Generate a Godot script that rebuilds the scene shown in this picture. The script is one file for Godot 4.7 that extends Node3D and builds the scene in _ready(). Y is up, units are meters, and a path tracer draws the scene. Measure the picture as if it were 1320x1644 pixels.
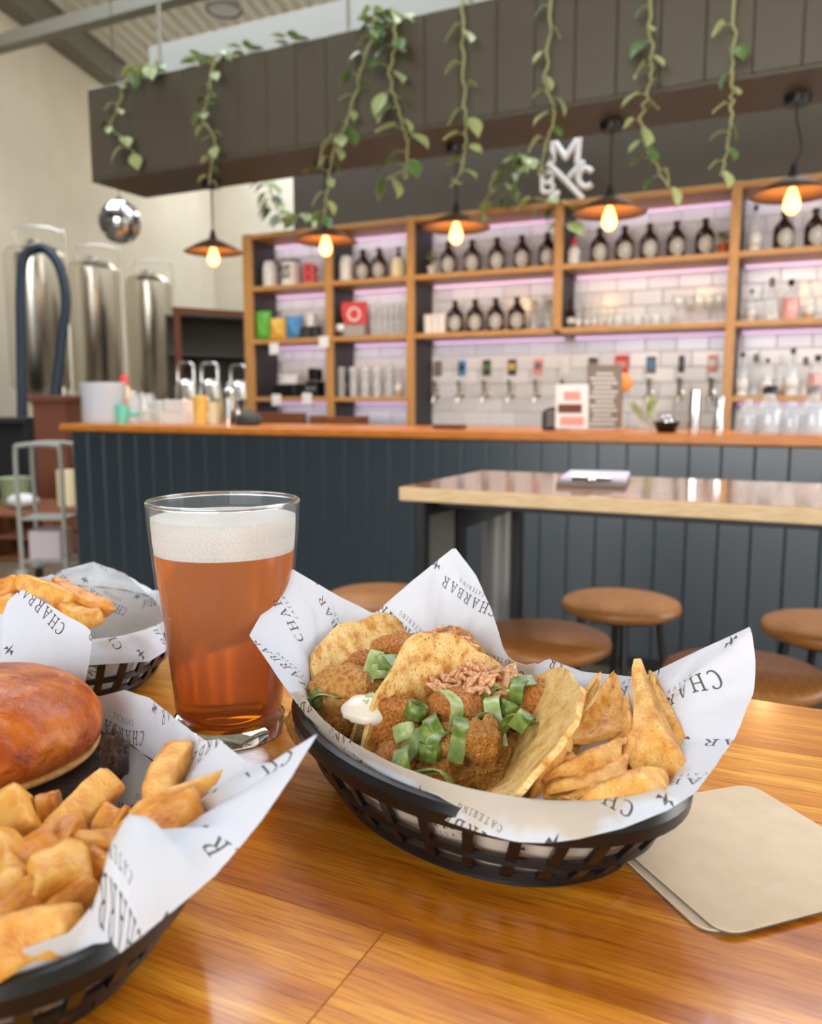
extends Node3D
# A brewery tap room: food baskets and a pint on a bar table, the bar with its bottle shelves behind.
# World: x runs along the bar to the right, y is up, z points from the bar to the viewer; the lens stands at (0, 1.25, 0).

const FOCAL := 1340.0            # focal length in pixels of the 1320 x 1644 photograph
const EYE := Vector3(0, 1.25, 0)
const PITCH := 7.6
const YAW := 26.3
const APERTURE_MM := 2.9          # width of the lens opening
const SKY := 10.0                # strength of the overcast sky
const EXPOSURE := 0.83
const TABLE := 1.05              # height of the table top

var M := {}                      # materials
var taken := {}                  # names in use at top level
var rng := RandomNumberGenerator.new()
var eye_basis: Basis
var wob := FastNoiseLite.new()

# ------------------------------------------------------------------ pixels to places
func ray(px: float, py: float) -> Vector3:
	return eye_basis * Vector3((px - 660.0) / FOCAL, -(py - 822.0) / FOCAL, -1.0)

func at_depth(px: float, py: float, d: float) -> Vector3:
	return EYE + ray(px, py) * d

func at_y(px: float, py: float, h: float) -> Vector3:
	var d := ray(px, py)
	return EYE + d * ((h - EYE.y) / d.y)

func at_z(px: float, py: float, z: float) -> Vector3:
	var d := ray(px, py)
	return EYE + d * (z / d.z)

# ------------------------------------------------------------------ naming
func numbered(n: String) -> String:
	if not taken.has(n):
		taken[n] = 0
		return n
	taken[n] += 1
	return "%s_%03d" % [n, taken[n]]

func tag(o: Node3D, label: String, category: String, group := "") -> Node3D:
	o.set_meta("label", label)
	o.set_meta("category", category)
	if group != "":
		o.set_meta("group", group)
	return o

func thing(called: String, label: String, category: String, at := Vector3.ZERO, turn := 0.0, group := "") -> Node3D:
	var o := Node3D.new()
	o.name = numbered(called)
	add_child(o)
	o.position = at
	o.rotation.y = turn
	return tag(o, label, category, group)

func put(called: String, st: SurfaceTool, m: Material, parent: Node = null) -> MeshInstance3D:
	st.generate_normals()
	return put_mesh(called, st.commit(), m, parent)

func put_mesh(called: String, mesh: Mesh, m: Material, parent: Node = null) -> MeshInstance3D:
	var o := MeshInstance3D.new()
	o.mesh = mesh
	o.material_override = m
	if parent == null:
		o.name = numbered(called)
		add_child(o)
	else:
		o.name = called
		parent.add_child(o, true)
	return o

func struct(called: String, st: SurfaceTool, m: Material, label: String, category: String) -> MeshInstance3D:
	var o := put(called, st, m)
	o.set_meta("kind", "structure")
	tag(o, label, category)
	return o

func copy_of(o: Node3D, at: Vector3, turn := 0.0, label := "", group := "", grow := 1.0) -> Node3D:
	var c: Node3D = o.duplicate()
	var n := String(o.name)
	if n.length() > 4 and n.substr(n.length() - 4, 1) == "_" and n.substr(n.length() - 3).is_valid_int():
		n = n.substr(0, n.length() - 4)
	c.name = numbered(n)
	add_child(c)
	c.position = at
	c.rotation = Vector3(0, turn, 0)
	c.scale = Vector3.ONE * grow
	if label != "":
		c.set_meta("label", label)
	if group != "":
		c.set_meta("group", group)
	return c

# ------------------------------------------------------------------ shapes
func S(smooth := true) -> SurfaceTool:
	var st := SurfaceTool.new()
	st.begin(Mesh.PRIMITIVE_TRIANGLES)
	st.set_smooth_group(0 if smooth else -1)
	return st

func tri(st: SurfaceTool, a: Vector3, b: Vector3, c: Vector3) -> void:   # counter-clockwise seen from outside
	st.add_vertex(a)
	st.add_vertex(c)
	st.add_vertex(b)

func quad(st: SurfaceTool, a: Vector3, b: Vector3, c: Vector3, d: Vector3) -> void:
	tri(st, a, b, c)
	tri(st, a, c, d)

func box(st: SurfaceTool, c: Vector3, s: Vector3, bev := 0.0, b := Basis()) -> void:
	st.set_smooth_group(-1)
	var h := s / 2.0
	if bev <= 0.0:
		var p := []
		for k in 8:
			p.append(c + b * Vector3(h.x if k & 1 else -h.x, h.y if k & 2 else -h.y, h.z if k & 4 else -h.z))
		quad(st, p[0], p[2], p[3], p[1])
		quad(st, p[4], p[5], p[7], p[6])
		quad(st, p[0], p[4], p[6], p[2])
		quad(st, p[1], p[3], p[7], p[5])
		quad(st, p[0], p[1], p[5], p[4])
		quad(st, p[2], p[6], p[7], p[3])
		return
	var i := h - Vector3.ONE * bev
	var V := func(axis: int, k: int) -> Vector3:
		var v := Vector3(i.x if k & 1 else -i.x, i.y if k & 2 else -i.y, i.z if k & 4 else -i.z)
		v[axis] = h[axis] if k & (1 << axis) else -h[axis]
		return c + b * v
	for axis in 3:
		var u := (axis + 1) % 3
		var w := (axis + 2) % 3
		for side in 2:
			var base := (1 << axis) if side else 0
			var k0 := base
			var k1 := base | (1 << u)
			var k2 := base | (1 << u) | (1 << w)
			var k3 := base | (1 << w)
			if side:
				quad(st, V.call(axis, k0), V.call(axis, k1), V.call(axis, k2), V.call(axis, k3))
			else:
				quad(st, V.call(axis, k0), V.call(axis, k3), V.call(axis, k2), V.call(axis, k1))
	for w in 3:                         # edges along axis w
		var u := (w + 1) % 3
		var v := (w + 2) % 3
		for su in 2:
			for sv in 2:
				var k := ((1 << u) if su else 0) | ((1 << v) if sv else 0)
				var k2 := k | (1 << w)
				if su == sv:
					quad(st, V.call(u, k), V.call(v, k), V.call(v, k2), V.call(u, k2))
				else:
					quad(st, V.call(u, k), V.call(u, k2), V.call(v, k2), V.call(v, k))
	for k in 8:
		var n := (k & 1) + ((k >> 1) & 1) + ((k >> 2) & 1)
		if n % 2 == 1:
			tri(st, V.call(0, k), V.call(1, k), V.call(2, k))
		else:
			tri(st, V.call(0, k), V.call(2, k), V.call(1, k))

func box_mesh(s: Vector3, bev := 0.0) -> Mesh:
	var st := S(false)
	box(st, Vector3.ZERO, s, bev)
	st.generate_normals()
	return st.commit()

# lathe round y; prof lists (radius, height) from the bottom outside upwards; breaks are indices where the surface has a hard edge
func lathe(st: SurfaceTool, prof: Array, seg := 32, xf := Transform3D(), hard := []) -> void:
	var grp := 1
	for i in prof.size() - 1:
		if i in hard:
			grp += 1
		st.set_smooth_group(grp)
		var r0: float = prof[i][0]
		var y0: float = prof[i][1]
		var r1: float = prof[i + 1][0]
		var y1: float = prof[i + 1][1]
		for k in seg:
			var a0 := TAU * k / seg
			var a1 := TAU * ((k + 1) % seg) / seg
			var p0 := xf * Vector3(r0 * cos(a0), y0, -r0 * sin(a0))
			var p1 := xf * Vector3(r0 * cos(a1), y0, -r0 * sin(a1))
			var p2 := xf * Vector3(r1 * cos(a1), y1, -r1 * sin(a1))
			var p3 := xf * Vector3(r1 * cos(a0), y1, -r1 * sin(a0))
			if r0 > 1e-6:
				tri(st, p0, p1, p2 if r1 > 1e-6 else p3)
			if r1 > 1e-6:
				tri(st, p0, p2, p3)

func lathe_mesh(prof: Array, seg := 24, hard := []) -> Mesh:
	var st := S()
	lathe(st, prof, seg, Transform3D(), hard)
	st.generate_normals()
	return st.commit()

# round bar along points; r a number or a list
func tube(st: SurfaceTool, pts: Array, r: Variant, seg := 8, cap := true, closed := false) -> void:
	st.set_smooth_group(0)
	var n := pts.size()
	var rings := []
	var up := Vector3.UP
	for i in n:
		var a: Vector3 = pts[(i - 1 + n) % n] if closed else pts[maxi(i - 1, 0)]
		var b: Vector3 = pts[(i + 1) % n] if closed else pts[mini(i + 1, n - 1)]
		var d := (b - a).normalized()
		if i == 0 and absf(d.y) > 0.9:
			up = Vector3.RIGHT
		var x := up.cross(d)
		if x.length() < 1e-4:
			x = d.cross(Vector3(0.3, 0.5, 0.8))
		x = x.normalized()
		var y := d.cross(x)
		up = y
		var rad: float = r[i] if r is Array else r
		var ring := []
		for k in seg:
			var t := TAU * k / seg
			ring.append(pts[i] + (x * cos(t) + y * sin(t)) * rad)
		rings.append(ring)
	for i in (n if closed else n - 1):
		var A: Array = rings[i]
		var B: Array = rings[(i + 1) % n]
		for k in seg:
			var j := (k + 1) % seg
			quad(st, A[k], A[j], B[j], B[k])
	if cap and not closed:
		st.set_smooth_group(7)
		for k in range(1, seg - 1):
			tri(st, rings[0][0], rings[0][k + 1], rings[0][k])
			tri(st, rings[n - 1][0], rings[n - 1][k], rings[n - 1][k + 1])

func tube_mesh(pts: Array, r: Variant, seg := 8) -> Mesh:
	var st := S()
	tube(st, pts, r, seg)
	st.generate_normals()
	return st.commit()

# flat polygon (x, y) of given thickness along z, centred on z = 0, placed by xf
func slab(st: SurfaceTool, poly: PackedVector2Array, thick: float, xf := Transform3D()) -> void:
	st.set_smooth_group(-1)
	var p := poly
	if not Geometry2D.is_polygon_clockwise(p):
		pass
	else:
		p = poly.duplicate()
		p.reverse()
	var t := Geometry2D.triangulate_polygon(p)
	var h := thick / 2.0
	for i in range(0, t.size(), 3):
		var a := p[t[i]]
		var b := p[t[i + 1]]
		var c := p[t[i + 2]]
		if (b - a).cross(c - a) < 0:
			var s := b
			b = c
			c = s
		tri(st, xf * Vector3(a.x, a.y, h), xf * Vector3(b.x, b.y, h), xf * Vector3(c.x, c.y, h))
		tri(st, xf * Vector3(a.x, a.y, -h), xf * Vector3(c.x, c.y, -h), xf * Vector3(b.x, b.y, -h))
	for i in p.size():
		var a := p[i]
		var b := p[(i + 1) % p.size()]
		quad(st, xf * Vector3(a.x, a.y, -h), xf * Vector3(b.x, b.y, -h), xf * Vector3(b.x, b.y, h), xf * Vector3(a.x, a.y, h))

# a sheet of rows x columns points, with thickness th (0 = a single skin); uv as rows of Vector2
func sheet(st: SurfaceTool, g: Array, th := 0.0, uv: Array = [], wrap := false, tint: Array = []) -> void:
	var R := g.size()
	var C: int = g[0].size()
	var nrm := []
	for i in R:
		var row := []
		for j in C:
			var jm := (j - 1 + C) % C if wrap else maxi(j - 1, 0)
			var jp := (j + 1) % C if wrap else mini(j + 1, C - 1)
			var du: Vector3 = g[i][jp] - g[i][jm]
			var dv: Vector3 = g[mini(i + 1, R - 1)][j] - g[maxi(i - 1, 0)][j]
			var n := du.cross(dv)
			row.append(n.normalized() if n.length() > 1e-12 else Vector3.UP)
		nrm.append(row)
	var grp := 1
	for side in ([1.0, -1.0] if th > 0.0 else [1.0]):
		st.set_smooth_group(grp)
		grp += 1
		for i in R - 1:
			for j in (C if wrap else C - 1):
				var j2 := (j + 1) % C
				var idx := [[i, j], [i, j2], [i + 1, j2], [i, j], [i + 1, j2], [i + 1, j]]
				var order := [0, 2, 1, 3, 5, 4] if side > 0 else [0, 1, 2, 3, 4, 5]
				for o in order:
					var q: Array = idx[o]
					if uv.size():
						st.set_uv(uv[q[0]][q[1]])
					if tint.size():
						st.set_color(tint[q[0]][q[1]])
					st.add_vertex(g[q[0]][q[1]] + nrm[q[0]][q[1]] * (th / 2.0) * side)
	if th > 0.0:
		st.set_smooth_group(grp)
		var edge := []
		if wrap:
			for j in C:
				edge.append([R - 1, j])
		else:
			for j in C:
				edge.append([0, j])
			for i in range(1, R):
				edge.append([i, C - 1])
			for j in range(C - 2, -1, -1):
				edge.append([R - 1, j])
			for i in range(R - 2, 0, -1):
				edge.append([i, 0])
		for k in edge.size():
			var a: Array = edge[k]
			var b: Array = edge[(k + 1) % edge.size()]
			var na: Vector3 = nrm[a[0]][a[1]] * th / 2.0
			var nb: Vector3 = nrm[b[0]][b[1]] * th / 2.0
			var pa: Vector3 = g[a[0]][a[1]]
			var pb: Vector3 = g[b[0]][b[1]]
			if uv.size():
				st.set_uv(uv[a[0]][a[1]])
			quad(st, pa - na, pb - nb, pb + nb, pa + na)

# lumpy ball
func blob(st: SurfaceTool, c: Vector3, r: Vector3, amp := 0.0, freq := 3.0, seed := 0.0, rings := 12, seg := 16, b := Basis()) -> void:
	st.set_smooth_group(0)
	var g := []
	for i in rings + 1:
		var row := []
		var v := PI * i / rings
		for k in seg:
			var u := TAU * k / seg
			var d := Vector3(sin(v) * cos(u), cos(v), sin(v) * sin(u))
			var n := 1.0 + amp * (wob.get_noise_3d(d.x * freq * 10.0 + seed * 31.7, d.y * freq * 10.0 + seed * 17.1, d.z * freq * 10.0) + 0.5 * wob.get_noise_3d(d.x * freq * 25.0 + seed, d.y * freq * 25.0, d.z * freq * 25.0 + seed))
			row.append(c + b * (d * r * n))
		g.append(row)
	for i in rings:
		for k in seg:
			var j := (k + 1) % seg
			if i > 0:
				tri(st, g[i][k], g[i][j], g[i + 1][j])
			if i < rings - 1:
				tri(st, g[i][k], g[i + 1][j], g[i + 1][k])

func blob_mesh(r: Vector3, amp := 0.0, freq := 3.0, seed := 0.0, rings := 12, seg := 16) -> Mesh:
	var st := S()
	blob(st, Vector3.ZERO, r, amp, freq, seed, rings, seg)
	st.generate_normals()
	return st.commit()

func bend(pts: Array, n := 6) -> Array:        # smooth curve through points
	var out := []
	for i in pts.size() - 1:
		var p0: Vector3 = pts[maxi(i - 1, 0)]
		var p1: Vector3 = pts[i]
		var p2: Vector3 = pts[i + 1]
		var p3: Vector3 = pts[mini(i + 2, pts.size() - 1)]
		for k in n:
			out.append(p1.cubic_interpolate(p2, p0, p3, float(k) / n))
	out.append(pts[-1])
	return out

# ------------------------------------------------------------------ materials
func noise(freq: float, ramp: Array, seed := 1, size := 512, octaves := 4, warp := 0.0, kind := FastNoiseLite.TYPE_SIMPLEX_SMOOTH) -> NoiseTexture2D:
	var n := FastNoiseLite.new()
	n.noise_type = kind
	n.frequency = freq
	n.seed = seed
	n.fractal_octaves = octaves
	if warp > 0.0:
		n.domain_warp_enabled = true
		n.domain_warp_amplitude = warp
		n.domain_warp_frequency = freq * 1.5
	var t := NoiseTexture2D.new()
	t.width = size
	t.height = size
	t.seamless = true
	t.noise = n
	if ramp.size():
		var g := Gradient.new()
		g.offsets = PackedFloat32Array(ramp.map(func(a): return a[0]))
		g.colors = PackedColorArray(ramp.map(func(a): return a[1]))
		t.color_ramp = g
	return t

func mat(called: String, c: Color, rough := 0.6, metal := 0.0, spec := 0.5) -> StandardMaterial3D:
	var m := StandardMaterial3D.new()
	m.resource_name = called
	m.albedo_color = c
	m.roughness = rough
	m.metallic = metal
	m.metallic_specular = spec
	M[called] = m
	return m

func grained(called: String, tex: Texture2D, scale: Vector3, rough := 0.5, tint := Color.WHITE) -> StandardMaterial3D:
	var m := mat(called, tint, rough)
	m.albedo_texture = tex
	m.uv1_triplanar = true
	m.uv1_triplanar_sharpness = 8.0
	m.uv1_scale = scale
	return m

func relief(m: StandardMaterial3D, tex: Texture2D, depth_cm: float) -> void:
	m.heightmap_enabled = true
	m.heightmap_texture = tex
	m.heightmap_scale = depth_cm

func c8(r: int, g: int, b: int) -> Color:
	return Color8(r, g, b)

func glass(called: String, c: Color, alpha := 0.05, rough := 0.02) -> StandardMaterial3D:
	var m := mat(called, Color(c.r, c.g, c.b, alpha), rough)
	m.transparency = BaseMaterial3D.TRANSPARENCY_ALPHA
	m.cull_mode = BaseMaterial3D.CULL_DISABLED
	return m

func solid_glass(called: String, c: Color, alpha := 0.0, rough := 0.0, bendy := 0.05) -> StandardMaterial3D:
	var m := mat(called, Color(c.r, c.g, c.b, alpha), rough)
	m.transparency = BaseMaterial3D.TRANSPARENCY_ALPHA
	m.refraction_enabled = true
	m.refraction_scale = bendy
	return m

func glow(called: String, c: Color, energy: float, base := Color.WHITE) -> StandardMaterial3D:
	var m := mat(called, base, 0.5)
	m.emission_enabled = true
	m.emission = c
	m.emission_energy_multiplier = energy
	return m

func lettered(img: Image, text: String, face: String, high: float, at: Vector2, turn: float, ink: Color, spacing := 0.0) -> void:
	# draws text into a picture from the outlines of its letters; high = height of a capital in pixels, at = middle
	var font := SystemFont.new()
	font.font_names = PackedStringArray([face])
	var x := 0.0
	var polys := []
	var word := text.split("") if spacing > 0.0 else PackedStringArray([text])
	for ch in word:
		if ch == " ":
			x += high * 0.5
			continue
		var tm := TextMesh.new()
		tm.font = font
		tm.font_size = 64
		tm.pixel_size = 1.0 / 46.0          # a capital is about 46 of 64 units high
		tm.depth = 0.0
		tm.curve_step = 1.0
		tm.text = ch
		var arr := tm.get_mesh_arrays()
		var v: PackedVector3Array = arr[Mesh.ARRAY_VERTEX]
		var idx: PackedInt32Array = arr[Mesh.ARRAY_INDEX]
		var lo := INF
		var hi := -INF
		for p in v:
			lo = minf(lo, p.x)
			hi = maxf(hi, p.x)
		if v.size() == 0:
			continue
		for i in range(0, idx.size(), 3):
			polys.append([v[idx[i]] + Vector3(x - lo, 0, 0), v[idx[i + 1]] + Vector3(x - lo, 0, 0), v[idx[i + 2]] + Vector3(x - lo, 0, 0)])
		x += hi - lo + spacing
	x -= spacing
	var ylo := INF
	var yhi := -INF
	for t in polys:
		for p in t:
			ylo = minf(ylo, p.y)
			yhi = maxf(yhi, p.y)
	for t in polys:
		var q := []
		for p in t:
			q.append(at + Vector2(p.x - x / 2.0, -(p.y - (ylo + yhi) / 2.0)).rotated(turn) * high)
		fill_triangle(img, q[0], q[1], q[2], ink)

func fill_triangle(img: Image, a: Vector2, b: Vector2, c: Vector2, ink: Color) -> void:
	var W := img.get_width()
	var Hh := img.get_height()
	var y0 := floori(minf(a.y, minf(b.y, c.y)))
	var y1 := ceili(maxf(a.y, maxf(b.y, c.y)))
	for y in range(y0, y1 + 1):
		var yc := y + 0.5
		var xs := []
		for e in [[a, b], [b, c], [c, a]]:
			var p: Vector2 = e[0]
			var q: Vector2 = e[1]
			if (p.y <= yc) != (q.y <= yc):
				xs.append(p.x + (q.x - p.x) * (yc - p.y) / (q.y - p.y))
		if xs.size() == 2:
			for x in range(roundi(minf(xs[0], xs[1])), roundi(maxf(xs[0], xs[1]))):
				img.set_pixel(posmod(x, W), posmod(y, Hh), ink)

func picture(img: Image, shrink := true) -> ImageTexture:
	if shrink:
		img.resize(img.get_width() / 2, img.get_height() / 2, Image.INTERPOLATE_LANCZOS)
	return ImageTexture.create_from_image(img)

func make_materials() -> void:
	# --- the food table: honey coloured hardwood under gloss varnish, in four tones
	var fine := noise(0.03, [[0.0, c8(255, 255, 255)], [0.5, c8(252, 250, 246)], [0.68, c8(222, 200, 172)], [1.0, c8(170, 134, 98)]], 5, 512, 5)
	var tones := [[c8(178, 96, 14), c8(220, 138, 28), c8(238, 164, 52)], [c8(186, 104, 18), c8(226, 146, 34), c8(242, 174, 64)], [c8(196, 114, 24), c8(230, 154, 42), c8(246, 184, 78)], [c8(166, 86, 12), c8(206, 124, 24), c8(228, 152, 46)]]
	for k in 4:
		var t: Array = tones[k]
		var m := grained("varnished_wood_%d" % k, noise(0.012, [[0.0, t[0]], [0.35, t[1].lerp(t[0], 0.35)], [0.55, t[1]], [0.8, t[2]], [1.0, t[1]]], 11 + k, 512, 5, 18.0), Vector3(0.3, 9, 9), 0.3)
		m.detail_enabled = true
		m.detail_blend_mode = BaseMaterial3D.BLEND_MODE_MUL
		m.detail_albedo = fine
		m.detail_uv_layer = BaseMaterial3D.DETAIL_UV_2
		m.uv2_triplanar = true
		m.uv2_scale = Vector3(1.5, 60, 60)
		m.clearcoat_enabled = true
		m.clearcoat = 0.6
		m.clearcoat_roughness = 0.12
		relief(m, fine, 0.012)
		m.uv1_triplanar_sharpness = 8.0
	# --- the far table and stools
	grained("pale_board", noise(0.02, [[0.0, c8(136, 84, 46)], [0.5, c8(164, 110, 68)], [1.0, c8(188, 136, 92)]], 31, 512, 5), Vector3(0.8, 14, 14), 0.22)
	M.pale_board.clearcoat_enabled = true
	M.pale_board.clearcoat = 1.0
	M.pale_board.clearcoat_roughness = 0.08
	grained("pale_edge", noise(0.03, [[0.0, c8(206, 168, 116)], [0.5, c8(226, 194, 146)], [1.0, c8(240, 214, 172)]], 33, 256, 4), Vector3(2, 40, 40), 0.55)
	grained("seat_wood", noise(0.02, [[0.0, c8(116, 68, 24)], [0.5, c8(160, 102, 44)], [1.0, c8(190, 130, 66)]], 32, 512, 5, 10.0), Vector3(1.6, 22, 22), 0.38)
	# --- bar
	grained("counter_wood", noise(0.02, [[0.0, c8(172, 92, 26)], [0.5, c8(206, 124, 44)], [1.0, c8(226, 152, 74)]], 41, 512, 5), Vector3(0.7, 18, 18), 0.3)
	grained("shelf_wood", noise(0.02, [[0.0, c8(150, 102, 50)], [0.5, c8(188, 138, 76)], [1.0, c8(212, 164, 104)]], 42, 512, 5), Vector3(1.0, 18, 18), 0.45)
	grained("shelf_post_wood", noise(0.02, [[0.0, c8(150, 102, 50)], [0.5, c8(188, 138, 76)], [1.0, c8(212, 164, 104)]], 43, 512, 5), Vector3(18, 1.0, 18), 0.45)
	mat("bar_paint", c8(36, 51, 60), 0.3, 0.0, 0.85)
	mat("bar_dark", c8(20, 22, 24), 0.6)
	mat("shelf_back_dark", c8(52, 50, 50), 0.6)
	mat("beam_paint", c8(90, 82, 66), 0.45)
	mat("upper_wall_paint", c8(80, 74, 62), 0.6)
	mat("tile_a", c8(222, 222, 222), 0.18)
	mat("tile_b", c8(214, 214, 214), 0.18)
	mat("tile_c", c8(228, 228, 228), 0.16)
	mat("grout", c8(176, 172, 168), 0.85)
	glow("led_strip", c8(226, 180, 240), 0.9)
	# --- room
	grained("wall_plaster", noise(0.01, [[0.0, c8(218, 209, 188)], [1.0, c8(228, 219, 200)]], 51, 256, 3), Vector3(0.4, 0.4, 0.4), 0.85)
	grained("floor_concrete", noise(0.02, [[0.0, c8(88, 74, 56)], [0.5, c8(108, 94, 74)], [1.0, c8(126, 112, 92)]], 52, 512, 5), Vector3(0.5, 0.5, 0.5), 0.4)
	mat("ceiling_metal", c8(222, 218, 204), 0.5, 0.0)
	mat("steel_dark", c8(118, 114, 100), 0.5, 0.0)
	mat("steel_pale", c8(158, 158, 148), 0.45, 0.0)
	mat("stainless", c8(214, 208, 196), 0.24, 1.0)
	mat("stainless_bright", c8(220, 220, 218), 0.1, 1.0)
	mat("copper", c8(200, 140, 80), 0.3, 1.0)
	mat("black_steel", c8(22, 22, 24), 0.4)
	mat("black_plastic", c8(13, 13, 14), 0.32)
	mat("grey_steel", c8(128, 128, 124), 0.4, 0.3)
	mat("blue_hose", c8(18, 38, 54), 0.45)
	mat("mirror_facet", c8(214, 216, 218), 0.08, 1.0)
	mat("rust_brown", c8(104, 52, 24), 0.6)
	mat("crate_wood", c8(122, 70, 36), 0.7)
	mat("rack_steel", c8(58, 52, 46), 0.6)
	mat("brown_shade", c8(96, 66, 42), 0.4, 0.3)
	mat("cord_black", c8(34, 30, 27), 0.6)
	mat("brass", c8(188, 132, 66), 0.3, 1.0)
	mat("sign_white", c8(248, 248, 246), 0.4)
	mat("white_plastic", c8(228, 228, 226), 0.4)
	mat("cream_plastic", c8(232, 220, 178), 0.5)
	mat("mint_plastic", c8(110, 206, 180), 0.45)
	mat("mustard", c8(222, 178, 84), 0.5)
	mat("pink_card", c8(226, 150, 140), 0.6)
	mat("red_card", c8(206, 64, 66), 0.6)
	mat("green_card", c8(96, 176, 62), 0.5)
	mat("blue_card", c8(66, 136, 190), 0.5)
	mat("yellow_card", c8(222, 176, 70), 0.5)
	mat("orange_paint", c8(228, 140, 62), 0.5)
	mat("white_card", c8(230, 228, 224), 0.6)
	mat("taupe_card", c8(126, 112, 100), 0.6)
	mat("grey_card", c8(110, 112, 110), 0.6)
	mat("slate", c8(54, 58, 58), 0.6)
	mat("sage_plastic", c8(150, 166, 128), 0.5)
	mat("cloth_white", c8(216, 212, 208), 0.9)
	glass("clear_glass", Color(0.93, 0.97, 0.98), 0.16, 0.03)
	glass("frosted_plastic", Color(0.86, 0.89, 0.92), 0.5, 0.22)
	glass("bulb_glass", Color(1.0, 0.75, 0.4), 0.08, 0.03)
	mat("brown_glass", c8(42, 22, 12), 0.1)
	mat("amber_liquid", c8(186, 120, 60), 0.2)
	glow("filament", c8(255, 226, 180), 8.0)
	glow("bulb_lit", c8(255, 204, 128), 3.4, c8(255, 214, 150))
	# --- plants
	grained("leaf_green", noise(0.05, [[0.0, c8(122, 142, 74)], [0.5, c8(168, 182, 118)], [1.0, c8(212, 216, 170)]], 61, 128, 3), Vector3(9, 9, 9), 0.35)
	M.leaf_green.backlight_enabled = true
	M.leaf_green.backlight = c8(70, 90, 30)
	grained("leaf_dark", noise(0.05, [[0.0, c8(62, 92, 40)], [1.0, c8(118, 146, 76)]], 62, 128, 3), Vector3(9, 9, 9), 0.35)
	mat("vine_stem", c8(164, 166, 110), 0.6)
	mat("soil", c8(60, 44, 32), 0.9)
	mat("terracotta", c8(184, 96, 50), 0.7)
	# --- food
	grained("fry", noise(0.02, [[0.0, c8(198, 122, 38)], [0.3, c8(216, 148, 58)], [0.7, c8(228, 170, 80)], [1.0, c8(238, 192, 108)]], 71, 256, 3), Vector3(16, 16, 16), 0.42)
	grained("fry_brown", noise(0.02, [[0.0, c8(188, 108, 34)], [0.4, c8(214, 142, 54)], [1.0, c8(230, 168, 80)]], 72, 256, 3), Vector3(16, 16, 16), 0.4)
	var grit := noise(0.06, [], 73, 512, 5)
	relief(M.fry, grit, 0.035)
	relief(M.fry_brown, grit, 0.035)
	for f in [M.fry, M.fry_brown]:
		f.subsurf_scatter_enabled = true
		f.subsurf_scatter_strength = 0.12
	grained("tortilla", noise(0.022, [[0.0, c8(172, 102, 34)], [0.3, c8(206, 148, 66)], [0.48, c8(226, 184, 106)], [1.0, c8(240, 212, 150)]], 74, 512, 3), Vector3(8, 8, 8), 0.55)
	relief(M.tortilla, grit, 0.04)
	grained("chip", noise(0.02, [[0.0, c8(194, 118, 40)], [0.35, c8(220, 156, 68)], [0.65, c8(232, 180, 94)], [1.0, c8(240, 202, 126)]], 75, 512, 3), Vector3(11, 11, 11), 0.5)
	var speck := noise(0.045, [[0.0, c8(255, 255, 255)], [0.73, c8(255, 255, 255)], [0.80, c8(150, 92, 50)], [1.0, c8(84, 44, 22)]], 76, 512, 3)
	for f in [M.chip, M.tortilla]:
		f.detail_enabled = true
		f.detail_blend_mode = BaseMaterial3D.BLEND_MODE_MUL
		f.detail_albedo = speck
		f.detail_uv_layer = BaseMaterial3D.DETAIL_UV_2
		f.uv2_triplanar = true
		f.uv2_scale = Vector3(34, 34, 34)
	M.tortilla.uv2_scale = Vector3(22, 22, 22)
	relief(M.chip, grit, 0.04)
	grained("chicken", noise(0.035, [[0.0, c8(128, 54, 14)], [0.3, c8(190, 104, 34)], [0.6, c8(216, 140, 56)], [1.0, c8(236, 178, 92)]], 77, 512, 5), Vector3(26, 26, 26), 0.6)
	relief(M.chicken, noise(0.09, [], 78, 512, 5), 0.16)
	M.chicken.uv1_scale = Vector3(26, 26, 26)
	grained("chicken_pale", noise(0.03, [[0.0, c8(160, 82, 24)], [0.4, c8(206, 138, 58)], [1.0, c8(236, 190, 112)]], 79, 512, 5), Vector3(22, 22, 22), 0.55)
	relief(M.chicken_pale, noise(0.08, [], 80, 512, 5), 0.1)
	grained("shreds", noise(0.04, [[0.0, c8(176, 104, 62)], [0.5, c8(214, 160, 112)], [1.0, c8(240, 212, 178)]], 81, 256, 4), Vector3(40, 40, 40), 0.6)
	mat("sauce_white", c8(238, 226, 206), 0.3)
	grained("scallion", noise(0.02, [[0.0, c8(66, 88, 26)], [0.5, c8(102, 122, 46)], [1.0, c8(156, 168, 96)]], 82, 128, 3), Vector3(60, 60, 60), 0.35)
	grained("scallion_pale", noise(0.02, [[0.0, c8(128, 146, 74)], [1.0, c8(194, 202, 146)]], 83, 128, 3), Vector3(60, 60, 60), 0.35)
	grained("corn_mash", noise(0.05, [[0.0, c8(176, 92, 24)], [0.5, c8(214, 144, 54)], [1.0, c8(236, 188, 104)]], 84, 256, 4), Vector3(30, 30, 30), 0.6)
	relief(M.corn_mash, grit, 0.25)
	grained("bun", noise(0.012, [[0.0, c8(116, 42, 8)], [0.35, c8(160, 72, 16)], [0.65, c8(184, 96, 28)], [1.0, c8(204, 126, 50)]], 85, 512, 5, 12.0), Vector3(7, 7, 7), 0.4)
	M.bun.clearcoat_enabled = true
	M.bun.metallic_specular = 0.35
	M.bun.clearcoat = 0.12
	M.bun.clearcoat_roughness = 0.15
	relief(M.bun, noise(0.02, [], 86, 512, 4, 20.0), 0.22)
	grained("bun_cut", noise(0.04, [[0.0, c8(190, 128, 62)], [1.0, c8(224, 176, 108)]], 87, 128, 3), Vector3(30, 30, 30), 0.7)
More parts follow.
